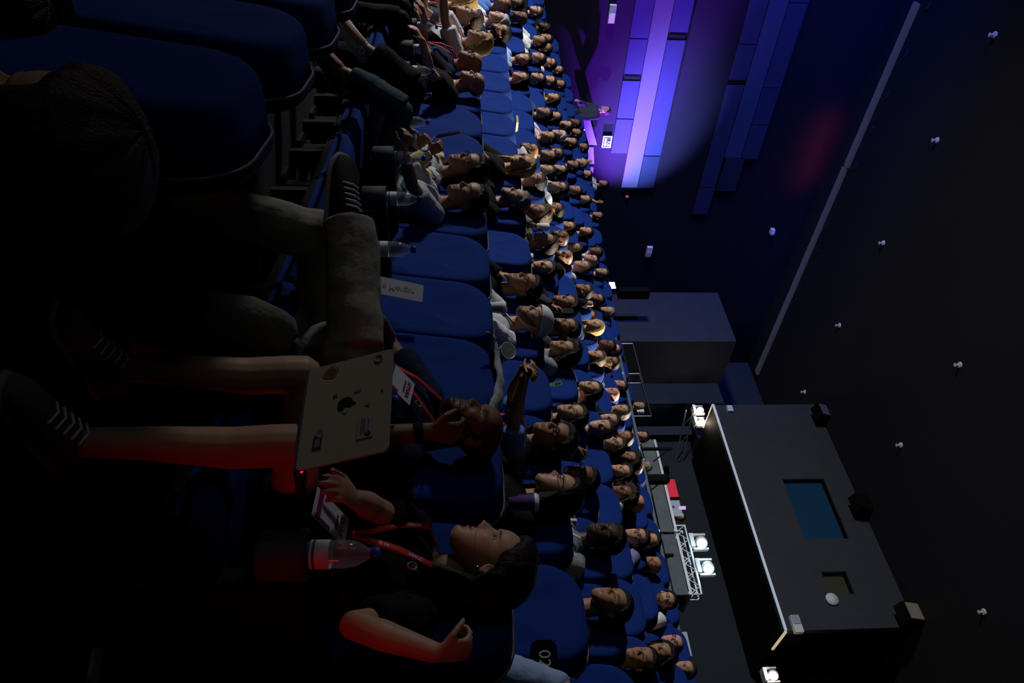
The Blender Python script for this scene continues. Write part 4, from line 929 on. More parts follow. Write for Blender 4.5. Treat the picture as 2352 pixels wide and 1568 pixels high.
DATA = """
a|1103|46|m|l|short,n|polo,slate|lap|0|lany|man in dark speckled polo with red lanyard, dark hair
a|1090|13|w|l|long,b|blouse,white|lap|0||blond woman in profile at the very end of the front row
a|1124|100|m|l|medium,b|tee,white|gest|0|lany|laughing fair-haired man in white top with red lanyard, hands spread
a|1107|150|m|t|bald,k|suit,navy|lap|0|glasses,lany|bald man with glasses in navy jacket over white shirt
a|1113|198|m|p|buzz,g|tee,black|rest|0|glasses|bald grey-stubbled man with glasses in black T-shirt
a|1169|78|m|t|short,k|suit,navy|lap|0|beard|black-haired bearded man in dark navy suit
a|1163|50|m|p|short,w|shirt,white|lap|0||pink-faced white-haired man in pale shirt
a|1174|16|m|t|buzz,n|shirt,blue|lap|0||man in blue shirt with closely cropped hair
a|1211|44|m|b|bald,k|shirt,teal|chin|10||bald brown-skinned man in teal shirt, hand by his face
a|1200|10|m|t|short,k|tee,black|lap|0||dark-haired man behind the cropped man in blue
a|1217|138|m|l|short,n|shirt,ltblue|lap|50|beard|bearded man in light blue shirt turned towards us
a|1212|184|w|l|medium,k|blouse,pink|lap|0||dark-haired woman in pink and white patterned blouse
a|1253|97|m|t|short,k|shirt,white|lap|0||black-haired man in white shirt, heavy shoulders
a|1251|137|m|l|short,k|shirt,cream|lap|0|glasses|man with glasses in cream shirt beside the white shirt
a|1250|184|m|l|short,k|tee,teal|lap|0|glasses|man with glasses in dark teal T-shirt with pale print
a|1244|29|m|l|short,n|suit,black|up|0|glasses|man with glasses in black suit raising his hand
a|1262|65|m|d|short,k|tee,black|lap|0||dark-faced man in black in the shadow by the wall
a|1267|92|m|t|short,k|tee,black|lap|0|shades|black-haired man with sunglasses on top of his head
a|1266|112|m|t|short,n|tee,grey|lap|0||man in grey half hidden behind the white shirts
a|1276|148|m|l|short,n|tee,white|lap|0|glasses|man with glasses in white tee, left wall side
a|1275|188|m|l|short,k|tee,black|lap|0||thin man in black beside the teal T-shirt man
a|1292|163|m|l|short,n|tee,grey|lap|0||man in grey in the last row near the shadow
a|1297|196|m|t|short,k|tee,black|lap|0||man in black in the last row beneath the shadow
a|1284|228|w|l|medium,n|blouse,lime|lap|0||woman in yellow-green top with dark hair
a|1265|264|m|t|short,k|shirt,denim|lap|0||dark-haired man in denim blue shirt with a badge
a|1287|270|w|l|long,n|blouse,red|lap|0||woman with long brown hair in red top
a|1313|290|w|l|medium,k|tee,black|chin|0||dark-haired woman resting her face on her hand near the handrail
a|1332|285|m|b|short,k|tee,black|lap|0||brown-faced man in the last row below the standing man
a|1274|318|w|l|short,k|tee,white|lap|0|lany,band|person in white tee with red lanyard and pale headband
a|1296|312|m|p|short,w|shirt,black|lap|0|glasses|white-haired man with glasses in dark top
a|1334|307|m|t|short,k|tee,black|chin|0||dark-haired man with a hand at his mouth near the ramp
a|1236|351|m|t|balding,n|jacket,dgrey|lap|0|glasses,beard|balding bearded man with glasses in dark grey jacket
a|1324|329|m|l|short,n|jacket,black|chin|0||man in black jacket resting chin on fist
a|1349|339|m|t|short,n|jacket,dgrey|lap|0||man in dark grey jacket below the exit sign
4@3.6|1291|354|w|t|long,k|tee,black|lap|20||smiling woman with long black hair turned towards us
a|1276|363|m|t|short,k|tee,black|lap|0||young short-haired man in black T-shirt
a|1224|380|w|l|long,b|tee,black|lap|25|glasses|blond woman with round dark glasses frames
a|1248|418|m|t|medium,k|jacket,white|face|0||black-haired man in white jacket with sunlit hands at his ear
a|1272|396|w|l|medium,n|shirt,denim|lap|0||brown-haired woman in dark teal denim shirt
a|1300|394|w|l|medium,k|tee,black|lap|0||black-haired pale woman in black behind the denim shirt
a|1329|382|m|t|short,k|jacket,black|lap|0|glasses|man in black jacket with glasses, mouth ajar
a|1346|376|m|l|short,g|jacket,dgrey|lap|0||grey-haired man in the last row under the ramp
a|1358|402|m|p|short,k|tee,black|up|0||man by the ramp end with an arm reaching up
a|1301|436|w|l|medium,k|shirt,ltblue|chin|0|glasses|dark-haired woman in pale blue shirt with glasses
a|1334|440|m|t|short,n|shirt,white|lap|0||man in white shirt with brown stubble
a|1355|460|w|l|medium,n|shirt,white|chin|0||woman in white shirt with hand at face, last row
a|1210|463|m|l|short,g|jacket,black|lap|0|beard|grey-haired bearded man in black jacket
a|1291|483|m|t|short,k|tee,black|lap|0||broad-faced man with cropped black hair in black T-shirt
3@2.6|1263|461|m|t|cap,silver|tee,dgrey|lap|0||person in shiny pale cap lit from behind
a|1255|492|m|t|curly,h|tee,black|lap|0|beard|bearded man with sunlit curly hair
a|1383|497|m|t|short,k|tee,black|up|0||person in the last row with both hands raised
4@3.7|1319|525|w|l|long,n|tee,black|chin|0||long-haired woman in black leaning on her wrist
a|1306|548|m|b|buzz,k|tee,black|lap|0|beard|brown-skinned close-cropped bearded man in black
a|1275|561|m|t|short,n|jacket,khaki|drink|-15|cup|man in khaki jacket raising a white cup to his mouth
a|1359|535|w|l|long,k|tee,black|lap|0||woman with long dark hair in the last row
a|1334|574|w|t|medium,n|blouse,cream|lap|0||smiling woman in cream striped blouse
a|1315|592|m|t|balding,n|suit,black|lap|15|beard|smiling man in black suit with sunlit ear
a|1353|615|m|p|short,h|shirt,white|lap|0||red-cheeked man in white shirt with dark strap
a|1372|600|m|p|bald,g|shirt,white|lap|0|glasses|bald man with glasses in white shirt
a|1381|580|m|b|short,k|shirt,white|lap|0||brown-skinned black-haired man in white shirt, last row
a|1271|620|w|l|long,k|blouse,black|chin|15||long-haired woman in black with a bangle, hand on cheek
a|1395|629|m|l|short,n|tee,black|lap|0||pale face alone at the back beside the violet lamp
a|1358|670|m|t|short,k|tee,black|back|0|glasses|man with glasses, one hand behind his head
a|1385|690|m|t|short,k|tee,navy|chin|0|glasses|clean-cut black-haired man with glasses, chin on hand
a|1323|703|w|t|medium,k|blouse,navy|lap|0||woman in blue top, black hair tied back
a|1236|660|m|t|short,k|shirt,black|chin|0|glasses|man with glasses in black studded shirt, fist at mouth
a|1263|738|m|l|cap,white|tee,white|lap|0|beard,strap|man in white T-shirt and backwards white cap
a|1325|757|m|t|short,k|jacket,dgrey|phone|0|beard|bearded man holding a phone before his face
5@4.45|1366|727|w|l|long,n|blouse,ltgrey|lap|20|glasses|smiling woman with glasses beside the sunlit blonde
4|1383|752|w|l|long,b|jacket,olive|lap|10||woman with long blond hair glowing in the spotlight
a|1408|717|m|l|short,g|tee,dgrey|lap|0||grey-haired man under the rail end
a|1320|809|w|t|curly,k|jacket,grey|lap|0||woman with dark curly hair in grey jacket
a|1386|823|w|l|medium,h|jacket,black|chin|0||woman in black leather with sunlit crown, hand on cheek
a|1410|797|m|b|short,k|tee,black|lap|0|glasses|brown-skinned man with glasses below the rail
a|1424|804|m|p|short,n|tee,blue|lap|0||red-faced man at the rail in blue
a|1419|834|m|t|short,k|shirt,pale|lap|10|glasses|round-faced man with glasses in pale collar
a|1378|898|w|l|long,k|blouse,mint|gest|0||black-haired woman in mint green top with lifted hands
a|1422|906|m|p|balding,g|shirt,ltblue|lap|0||older balding man in light blue shirt
a|1437|888|m|l|short,n|tee,dgrey|lap|0||pale man behind the older man in light blue
3@2.6|1336|921|w|l|medium,r|tee,black|chin|0||red-haired woman with her hand at her chin
a|1342|957|w|l|long,k|tee,black|lap|0||woman with straight black hair and red lips
a|1443|945|w|l|medium,n|tee,navy|chin|0||woman hiding her mouth with her hand, back rows
a|1418|968|w|l|long,k|blouse,black|lap|15||round-faced woman with long black hair
a|1404|984|m|l|short,n|tee,black|lap|20||smiling brown-haired man leaning beside the long-haired woman
a|1450|1007|m|t|short,k|shirt,pale|lap|0|beard|flushed dark-haired man right behind the boyish man
a|1432|1025|m|l|medium,n|shirt,ltblue|lap|0|glasses|boyish dark-haired man with glasses, light blue collar
a|1313|1012|w|t|medium,k|jacket,leather|lap|0|glasses|dark-haired woman with glasses in black leather jacket
5@4.75|1462|1056|m|t|curly,k|tee,black|lap|0||man with bushy black curls
a|1448|1088|w|l|medium,k|tee,black|lap|0||pale dark-haired woman with bare arms, upper rows
a|1477|1073|m|p|buzz,n|tee,black|lap|0||pink-faced man in front of the rail post
a|1367|1102|m|b|short,k|polo,sky|fist|0|glasses|man in sky blue polo, watch on raised fist
4@3.75|1452|1138|w|b|curly,n|blouse,white|lap|0||brown-skinned woman with big curly hair, white scarf
a|1479|1157|m|p|bald,g|suit,black|lap|0|glasses|bald pink-headed man with thin glasses
a|1327|1135|w|l|vlong,k|blouse,black|lap|-10|glasses|woman in glasses with long straight black hair
a|1426|1237|m|d|short,k|shirt,grey|lap|0|lanyw|dark-skinned man in grey shirt with white lanyard
a|1485|1237|m|p|short,n|shirt,purple|lap|0|glasses|man with glasses, purple collar, behind the grey shirt
a|1511|1243|w|l|medium,k|tee,black|lap|0||black-haired woman with earbud, below the truss
a|1518|1298|m|t|bald,k|tee,black|lap|0|beard|bald bearded man below the truss lamps
a|1549|1378|m|l|short,k|shirt,white|lap|30|beard,glasses|bearded man with glasses, dark cap-like hair, white collar
a|1440|1392|m|t|short,k|tee,black|lap|-10||young black-haired man peering up, bare forearm behind
a|1568|1480|m|p|buzz,n|tee,navy|lap|0|glasses|close-cropped man with glasses near the laptop
a|1542|1500|w|t|medium,k|tee,navy|lap|0||woman with black bob between two men
a|1503|1517|w|t|short,k|tee,yellow|chin|0||person in yellow tee with white earbud, hand on chin
6@5.6|1592|1537|w|l|short,n|shirt,pink|lap|0||short-haired person in pink collar at the far right
0|1208|1300|w|l|long,n|tee,black|x|-40|lany|woman in black T-shirt with long dark hair and red lanyard, laptop on knees
0|1152|1000|m|b|buzz,k|tee,navy|x|-14|beard|bald bearded man in dark T-shirt and khaki trousers, hand on cheek
0|1116|455|w|t|bun,k|tee,pale|x|4||woman in pale T-shirt with black hair tied back, legs crossed in jeans
0|1112|388|w|t|medium,k|blouse,floral|x|4|glasses,redlips|woman in yellow floral blouse with glasses, looking at a phone
1|1318|1655|m|l|short,n|shirt,ltblue|x|0||person at the picture edge in pale blue shirt with rolled cuff, elbow out
8|1395|424|w|t|long,k|blouse,floral|lap|0||long-haired woman in pale blouse lit violet beside the ramp
8@8.6|1480|934|m|l|short,n|tee,black|lap|0||man in black sitting beyond the guard rail, first from the stairs
8@8.3|1487|1003|w|l|medium,k|shirt,pale|lap|0||dark-haired person in pale shirt beyond the guard rail
8@8.5|1494|1072|m|l|short,g|tee,black|lap|0||grey-faced man beyond the guard rail, under the red screen
"""
# ------------------------------------------------------------------ the audience
def parse(l):
    f = l.split('|'); h, hc = f[5].split(','); t, tc = f[6].split(',')
    P = dict(row=f[0], x=float(f[1]), y=float(f[2]), sex=f[3], skin=f[4], hair=h, hcol=hc, top=t, tcol=tc, pose=f[7], yaw=float(f[8]), ex=[e for e in f[9].split(',') if e], label=f[10])
    if h == 'cap': P['hcol0'] = hc; P['hcol'] = 'n'
    return P
AUD = [parse(l) for l in DATA.strip().split('\n')]
for P in AUD:
    r_, q = (P['row'].split('@')+[None])[:2]
    if r_ == 'a':
        best = None
        for r in range(0, 9):
            Z = solve(P['x'], P['y'], rho(r)); e = abs(ray(P['x'], P['y']).z*Z-(.17+RISE*r))
            if best is None or e < best[0]: best = (e, r)
        r = best[1]; q = r
    else: r = int(r_); q = float(q) if q else r
    P['r'] = r; P['Z'] = solve(P['x'], P['y'], rho(q)-.02); P['crown'] = at(P['x'], P['y'], P['Z'])
    P['s'] = s_of(P['crown'], rho(r))
# seat positions: everybody keeps half a metre from the neighbours, free places are filled
ROWS = {}
for P in AUD: ROWS.setdefault(P['r'], []).append(P)
for r, ps in ROWS.items():
    ps.sort(key=lambda p: p['s']); ss = [p['s'] for p in ps]
    for _ in range(200):
        for i in range(len(ss)-1):
            g = .52-(ss[i+1]-ss[i])
            if g > 0: ss[i] -= g/2; ss[i+1] += g/2
    for p, s in zip(ps, ss): p['seat_s'] = s
def find(t): return next(p for p in AUD if t in p['label'])
LW, BM, WT, FL = find('laptop on knees'), find('khaki trousers'), find('jeans'), find('floral blouse with')
LW.update(pitch=7, roll=2, h0=1.5, bottom='shorts', bcol='black', hs=1.02, build=1.02, shoe=mat('grey knit shoe', (.10, .105, .10), .9, bump=.5, bscale=150), sole=mat('pale sole', (.25, .24, .22), .7), laces=True,
    leg={1: dict(k=at(688, 1025, 1.74), a=at(185, 1015, 1.66), toe=(1, .25, 0)), -1: dict(k=at(705, 862, 1.98), a=at(275, 845, 1.86), toe=(1, .25, 0))},
    arm={1: dict(w=at(1005, 1500, 1.70), pole=(.6, .3, -1), fd=(-.1, -.2, 1), nrm=(.2, 1, .1), curl=1.6), -1: dict(w=at(775, 1125, 1.72), pole=(-.4, -.8, -.5), fd=(.6, .3, -.15), nrm=(-.1, -.2, 1), curl=.5)})
BM.update(pitch=16, roll=6, hip=V((.22, -.14, 0)), hipz=.52, bcol='stone', loose=.024, build=1.06, shoe=mat('black canvas shoe', (.012, .010, .010), .8), sole=mat('worn white sole', (.42, .40, .38), .7), laces=True, ex=BM['ex'],
    leg={-1: dict(k=at(752, 545, 2.42), a=at(385, 440, 2.24), toe=(1, -.2, -.05)), 1: dict(k=at(818, 800, 2.12), a=at(803, 500, 2.22), toe=(.62, -.62, .08), u=(.4, .55, .7))},
    arm={1: dict(w=at(985, 990, 2.16), pole=(.6, .5, -1), fd=(-.25, -.15, 1), nrm=(.3, .95, .1), curl=.9), -1: dict(w=at(872, 735, 2.62), pole=(-.4, -.9, -.3), fd=(1, .05, -.12), nrm=(.1, -.3, 1), curl=.7)})
LW['badge_at'] = (at(760, 1187, 1.77), at(713, 1194, 1.70)-at(727, 1129, 1.78), at(808, 1211, 1.83)-at(720, 1160, 1.72))
BM['ex'].append('lany'); BM['badge_at'] = (at(918, 878, 2.30), at(905, 925, 2.24)-at(930, 835, 2.36), at(945, 885, 2.36)-at(900, 872, 2.28))
BM['hand'] = 1; BM['ex'].append('watch')
WT.update(pitch=-2, bcol='denim', shoe=mat('gold flat shoe', (.55, .42, .24), .3, .25), sole=mat('dark sole', (.02, .02, .02), .7), cuff=.90,
    leg={1: dict(k=at(925, 250, 3.86), a=at(793, 168, 3.82), toe=(.8, -.2, -.55)), -1: dict(k=at(880, 215, 4.08), a=at(705, 172, 4.06), toe=(1, -.1, -.25))},
    arm={1: dict(w=at(918, 325, 3.72), pole=(-.2, .6, -1), fd=(.9, -.3, .35), nrm=(0, .8, .5), curl=1.0)})
FL.update(pitch=0, bcol='black', loose=.03, cuff=.86, shoe=mat('white patterned canvas shoe', (.5, .5, .52), .8), sole=mat('pale rubber sole', (.5, .5, .5), .7),
    leg={1: dict(k=at(948, 195, 4.42), a=at(842, 112, 4.34), toe=(.87, .2, -.45)), -1: dict(k=at(905, 160, 4.62), a=at(742, 118, 4.42), toe=(1, 0, -.3))},
    arm={1: dict(w=at(985, 350, 4.28), pole=(-.1, .8, -1), fd=(.5, -.15, .9), nrm=(.3, .9, 0), curl=1.1), -1: dict(w=at(965, 330, 4.42), pole=(0, -.9, -.6), fd=(.7, .3, .6), nrm=(.1, -.8, .2), curl=.9)})
FL['ex'].append('watch'); FL['hand'] = 1
ramp_pattern(FL['shoe'], 'vor', [(0, (.03, .04, .12)), (.30, (.62, .62, .66))], 60)
find('raised fist').update(hand=-1); find('raised fist')['ex'].append('watch')
find('leather jacket').update(top='tee', tcol='blue', arm={-1: dict(h=(.40, -.02, .93), pole=(.2, -.8, -1), fd=(.2, .6, .6), nrm=(.3, -.8, 0), curl=1.1), 1: dict(h=(.38, .0, .93), pole=(.2, .8, -1), fd=(.3, -.5, .6), nrm=(.3, .8, 0), curl=1.1)})
find('leather jacket')['ex'] += ['lany', 'thick']
find('fist at mouth').update(hand=-1); find('cup to his mouth').update(hand=-1)
find('hands spread').update(pitch=10, build=1.1, hs=.92); find('grey-stubbled').update(hs=.91, pitch=10); find('glasses in navy jacket').update(hs=.91, pitch=10); find('hands spread')['ex'] += ['mouthopen']
find('glasses in navy jacket')['ex'].append('shiny')
find('straight black hair profile' if 0 else 'long straight black hair').update(yaw=-28)
find('round dark glasses').update(arm={-1: dict(w=at(1100, 374, 7.0), pole=(0, -.6, -1), fd=(.2, -.2, 1), nrm=(-.5, -.6, 0), curl=1.0)})
find('rolled cuff').update(arm={-1: dict(w=at(1300, 1580, 2.42), pole=(.8, -.2, -1), fd=(-.2, .2, 1), nrm=(.3, -.9, .1), curl=1.2)})
find('young black-haired man').update(yaw=-12, pitch=12)
find('white earbud').update(hand=-1)
find('white T-shirt and backwards').update(yaw=-4, pitch=4)
for t in ('smiling woman with long', 'smiling woman in cream', 'smiling man', 'smiling woman with glasses', 'smiling brown'): find(t)['ex'].append('smile')
for P in AUD:
    r = P['r']; s = P['seat_s']; z = zfloor(min(r, 8))
    base = arc(s, rho(r)-.13, z); face = math.atan2(CY-base.y, CX-base.x)
    if P['sex'] == 'm' and P['skin'] in 'tbd' and P['hair'] != 'bald': P['stub'] = random.Random(P['label']).random() < .5
    person(P, base, face, P['crown'], P['Z'])
# two people in the row ahead, seen from above
for lab, (x, y, Z), kw in (('person with long dark brown hair right below the camera, seen from behind', (262, 312, 1.13), dict(hair='medium', hcol='h', hs=1.16)), ('dark-haired person cut off by the picture edge in the row ahead', (72, 18, 1.72), dict(hair='medium', hcol='n'))):
    P = parse('-1|0|0|w|l|medium,n|tee,black|lap|-22||'+lab); P['pitch'] = -12; P.update(kw); P['r'] = -1; c = at(x, y, Z); P['s'] = P['seat_s'] = s_of(c, rho(-1)); P['Z'] = Z
    b = arc(P['s'], rho(-1)-.13, zfloor(-1)); AUD.append(P); ROWS.setdefault(-1, []).append(P)
    person(P, b, math.atan2(CY-b.y, CX-b.x), c, 2.0)
# man standing by the ramp
P = parse('8|0|0|m|l|short,n|jacket,dgrey|lap|0||man in dark jacket standing by the violet wall, lit from the right'); P['stand'] = True; P['bcol'] = 'navy'; P['Z'] = 17.5; P['hand'] = 1; P['group'] = 'people standing'
c = at(1400, 254, 18.15); b = V((c.x+.05, c.y, c.z-1.72)); P['arm'] = {1: dict(h=(.05, .24, .86), pole=(-.6, .6, 0)), -1: dict(h=(.12, -.26, .95), pole=(-.6, -.6, 0))}
person(P, b, R(190), c, 17.3)
struct(put('trim_5', MB().box((b.x, b.y+.3, b.z-.1), (3.4, 1.6, .2)), FLOOR))
# man at the control desk, face lit by his screen
P = parse('8|0|0|m|l|short,k|jacket,black|phone|25||man behind the control desk with a glowing face beside the laptop'); P['group'] = 'people at the control desk'; P['Z'] = 14
c = dk(1571, 1186, XD+1.0); b = V((c.x-.05, c.y, c.z-1.22)); person(P, b, math.pi, c, 14)
put('stool', MB().lathe([(0, .46), (.18, .46), (.18, .42), (.03, .40), (.03, .02), (.2, .02), (.2, 0)], (0, 0, 0), 14), BLACK, empty('stool', 'black stool behind the control desk', 'stool', b))
lp = bpy.data.lights.new('screen_glow', 'POINT'); lp.energy = 2.2; lp.color = (1, .8, .6); lp.shadow_soft_size = .1
lo_ = bpy.data.objects.new('screen_glow', lp); COL.objects.link(lo_); lo_.location = c+V((-.32, .12, -.14))
flush()
# details worn by single people
def worn(P, name, mb, m_, par=None): return put(name, mb, m_, par or P['root'], True)
PURP = mat('badge purple stripe', (.28, .02, .2), .6); REDP = mat('badge red print', (.6, .02, .08), .6); INK = mat('dark ink', (.02, .02, .03), .7)
for P in AUD:
    if '_badge' in P and P['Z'] < 7:
        lo, bM = P['_badge']; bd = lo.children[0]
        z = (bM.to_3x3() @ V((0, 0, 1))).dot(P['fr'][2]); F = bM if z > 0 else bM @ Matrix.Rotation(math.pi, 4, 'Y')
        q = MB().box((0, -.047, .0022), (.092, .016, .0012)).box((.04, -.02, .0022), (.012, .04, .0012)); q.v = [tuple(F @ V(v)) for v in q.v]; put('stripe', q, PURP, bd)
        text('badge_text', 'SPARK', .024, REDP, bd, F @ Matrix.Translation((0, .04, .0024)))
        text('badge_text', 'AI SUMMIT', .010, INK, bd, F @ Matrix.Translation((0, .022, .0024)))
def emblem(P, up, sd):                                       # ring of four coloured arcs on the chest
    Pp, lv, fw, side, td, of = P['fr']; c = Pp+lv*up+side*sd+fw*(.118+of)
    for k, (nm, cc) in enumerate((('yellow', (.4, .26, .02)), ('green', (.03, .22, .05)), ('blue', (.04, .12, .4)), ('red', (.4, .03, .02)))):
        pts = [c+side*.012*math.cos(R(90*k+a))+td*.012*math.sin(R(90*k+a)) for a in range(10, 90, 13)]
        put('chest_emblem', MB().tube(pts, .0035, n=6), mat('emblem '+nm, cc, .6), P['root'])
Pp, lv, fw, side, td, of = LW['fr']; lo = LW['_badge'][0]
for s_ in (1, -1):
    a_ = LW['N']+side*s_*.07-td*.05+fw*(.085+of+.012); b_ = Pp+lv*.66+side*s_*.045+fw*(.10+of+.012); e_ = Pp+lv*.36+fw*(.085+of+.012)
    for p0, p1, tx in ((a_, b_, 'SPARK'), (b_, e_, 'AI SUMMIT')):
        xd = (p1-p0).normalized(); yd = fw.cross(xd)
        text('lanyard_print', tx, .016, WHITE, lo, frame((p0+p1)/2+fw*.0036, xd, yd), .0002)
emblem(LW, .74, .10); emblem(BM, .74, .09)
g = MB(); E = LW['Hc']+LW['Rh'] @ V((-.012, .082, -.034)); g.ball(E, .007, 10); worn(LW, 'earring', g, STEEL)
for P, sd in ((find('white earbud'), 1), (find('earbud, below'), 1)):
    g = MB(); q = P['Hc']+P['Rh'] @ V((.004, sd*.084, -.004)); g.ball(q, .009, 8).tube([q, q+P['Rh'] @ V((.006, 0, -.03))], .004, n=6); worn(P, 'earbud', g, WHITE)
P = find('leather jacket'); Pp, lv, fw, side, td, of = P['fr']
g = MB(); g.tube([Pp+lv*.1-fw*.05+side*.05, Pp+lv*.5-fw*.05+side*.06, Pp+lv*.86-fw*.03+side*.04, P['N']-fw*.02], [(.20, .15), (.21, .155), (.20, .125), (.09, .08)], side=side, n=20, round_=.2)
g.tube([P['N']+side*.12-td*.06, P['N']+side*.20-td*.16, P['N']+side*.215-td*.36, P['N']+side*.20-td*.5+fw*.05], [.075, .085, .08, .07], n=14); worn(P, 'leather_jacket', g, cloth('leather'))
P = find('big curly'); g = MB(); n_ = P['N']; g.tube([n_+V((0, .11, -.06)), n_+V((.10, .07, -.03)), n_+V((.13, -.02, -.12)), n_+V((.15, -.03, -.3))], [(.04, .02)]*4, n=10); worn(P, 'scarf', g, cloth('white'))
P = find('backwards white cap'); L4 = Matrix.Translation(P['Hc']) @ P['Rh'].to_4x4()
def onh(P, mb): L = Matrix.Translation(P['Hc']) @ P['Rh'].to_4x4(); mb.v = [tuple(L @ V(v)) for v in mb.v]; return mb
cap = next(c for c in P['root'].children if c.name.startswith('cap'))
put('cap_visor', onh(P, MB().tube([(-.10, 0, .005), (-.15, 0, -.008), (-.185, 0, -.02)], [(.07, .006), (.068, .005), (.045, .004)], side=(0, 1, 0), n=14)), cloth('white'), cap, True)
put('cap_strap', onh(P, MB().tube([(.103+.012*0-.02*abs(t)**2, t*.04, .056) for t in (-1, -.5, 0, .5, 1)], [(.008, .004)]*5, side=(0, 0, 1), n=8)), cloth('white'), cap, True)
P2 = find('shiny pale cap'); cap2 = next(c for c in P2['root'].children if c.name.startswith('cap'))
put('cap_visor', onh(P2, MB().tube([(.07, 0, .04), (.13, 0, .03), (.165, 0, .018)], [(.075, .006), (.07, .005), (.045, .004)], side=(0, 1, 0), n=14)), cloth('silver'), cap2, True)
# ------------------------------------------------------------------ seats for all of them, and the empty ones
def short(l):
    for c in (', ', ' with ', ' and ', ' beside ', ' behind ', ' towards ', ' turned ', ' in the ', ' near ', ' by '):
        i = l.find(c)
        if i > 8: l = l[:i]
    return ' '.join(l.split()[:6])
NTH = ['first', 'second', 'third', 'fourth', 'fifth', 'sixth', 'seventh', 'eighth', 'ninth']
RN = {-1: 'row ahead', 0: 'front row', 1: 'second row', 2: 'third row', 3: 'fourth row', 4: 'fifth row', 5: 'sixth row', 6: 'seventh row', 7: 'eighth row', 8: 'ninth row'}
seen = set()
def uniq(l, alts=()):
    l = ' '.join(l.split()[:16])
    if l in seen:
        for a in alts:
            if a not in seen: l = a; break
    seen.add(l); return l
for r in sorted(ROWS):
    if r == 8:
        for p in ROWS[r]:
            q = arc(p['seat_s'], rho(8)-.13, zfloor(8)); st = empty('stool', uniq('black stool under the '+' '.join(p['label'].split()[:10])), 'stool', q, 0, 'black stools')
            put('stool_seat', MB().lathe([(0, .45), (.17, .45), (.17, .41), (0, .41)], n=14), BLACK, st); put('stool_leg', MB().lathe([(.03, .41), (.03, .02), (.19, .02), (.19, 0)], n=14), BLACK, st)
        continue
    if r == -1:
        for k, nm in enumerate(('nearest blue seat in the row ahead, right below the camera', 'blue seat in the row ahead, second from the camera', 'blue seat in the row ahead, third from the camera', 'blue seat in the row ahead, fourth from the camera', 'blue seat in the row ahead, fifth from the camera')): seat(r, -6.48+.58*k, uniq(nm))
        continue
    ps = sorted(ROWS[r], key=lambda p: p['seat_s'])
    def inview(s):
        x, y = proj(arc(s, rho(r), zfloor(r)+1.1)); return -90 < y < 1650 and (r >= 0 or x > -250)
    for p in ps: seat(r, p['seat_s'], uniq('blue seat under the '+' '.join(p['label'].split()[:11])), r < 4)
    D = .53
    for i in range(len(ps)-1):
        a, b = ps[i]['seat_s'], ps[i+1]['seat_s']; n = int(round((b-a)/D))-1
        for k in range(n):
            A, B = short(ps[i]['label']), short(ps[i+1]['label'])
            if k < n/2: l = '%s empty seat from %s towards %s' % (NTH[min(k, 8)], A, B)
            else: l = '%s empty seat from %s towards %s' % (NTH[min(n-1-k, 8)], B, A)
            seat(r, a+(b-a)*(k+1)/(n+1), uniq(l, ['%s empty seat in the %s from %s' % (NTH[min(k, 8)], RN[r], A)]), r < 4)
    for d, p in ((-1, ps[0]), (1, ps[-1])):
        s = p['seat_s']+d*D; k = 0
        while inview(s) and arc(s, rho(r)).y < 16.6 and k < 9 and (r >= 0 or d > 0):
            seat(r, s, uniq('%s empty seat in the %s, beyond the %s' % (NTH[k], RN[r], short(p['label']))), r < 4); s += d*D; k += 1
# ------------------------------------------------------------------ things people brought
def cup_top(g): return g.matrix_basis @ V((.40, .265, .605))
USED = set()
def near_cup(x, y, rows=(0,)):
    best = None
    for r, s, g in SEATS:
        if r not in rows or g.name in USED: continue
        c = cup_top(g); px, py = proj(c+V((0, 0, .05))); e = abs(px-x)*.5+abs(py-y)
        if best is None or e < best[0]: best = (e, g, px, py)
    USED.add(best[1].name); print('CUP', (x, y), '->', [round(v) for v in best[2:]], best[1]['label']); return cup_top(best[1])
BM_ = {}
def bottle(p, lab, sc_=1.0):
    g = empty('water_bottle', lab, 'bottle', p, 0, 'water bottles')
    if not BM_:
        prof = [(0, .004), (.022, .0), (.031, .006), (.0325, .02)]
        for k in range(7): prof += [(.0318+.0009*(k % 2), .03+.012*k)]
        prof += [(.0325, .118), (.0325, .135), (.030, .155), (.022, .175), (.0135, .188), (.0125, .196)]
        body = MB().lathe(prof, n=20).mesh('bottle_body'); body.materials.append(GLASS)
        wat = MB().lathe([(0, .008)]+[(r_*.93, z+.004) for r_, z in prof[1:-4]]+[(0, .148)], n=16).mesh('water'); wat.materials.append(WATER)
        capm = MB().lathe([(.0, .194), (.0148, .194), (.0150, .212), (.0135, .2145), (0, .2145)], n=16).mesh('cap'); capm.materials.append(CAPB)
        lb = MB().lathe([(.0334, .058), (.0334, .102)], n=20).mesh('label'); lb.materials.append(LABEL)
        st = MB().lathe([(.0337, .064), (.0337, .070)], n=20).mesh('label_print'); st.materials.append(mat('label blue print', (.05, .15, .3), .6))
        BM_.update(body=body, cap=capm, label=lb, pr=st)
    link('bottle_body', BM_['body'], None, g); link('cap', BM_['cap'], None, g); l = link('label', BM_['label'], None, g); link('label_print', BM_['pr'], None, l)
    return g
for (x, y), lab in (((757, 1420), 'water bottle with blue cap beside the woman with the red lanyard, reddish light on it'), ((882, 480), 'water bottle in the cup holder below the woman in the pale T-shirt'), ((905, 380), 'water bottle in front of the yellow floral blouse'),
                    ((945, 295), 'water bottle beside the raised hand with the pen'), ((958, 237), 'water bottle in front of an empty seat, left of the bald man in black'), ((972, 142), 'water bottle in front of the bald man in navy jacket'),
                    ((985, 106), 'water bottle in front of the laughing fair-haired man'), ((1000, 76), 'water bottle between the laughing man and the speckled polo'), ((868, 1020), 'water bottle standing behind the open laptop lid')):
    bottle(near_cup(x, y), lab)
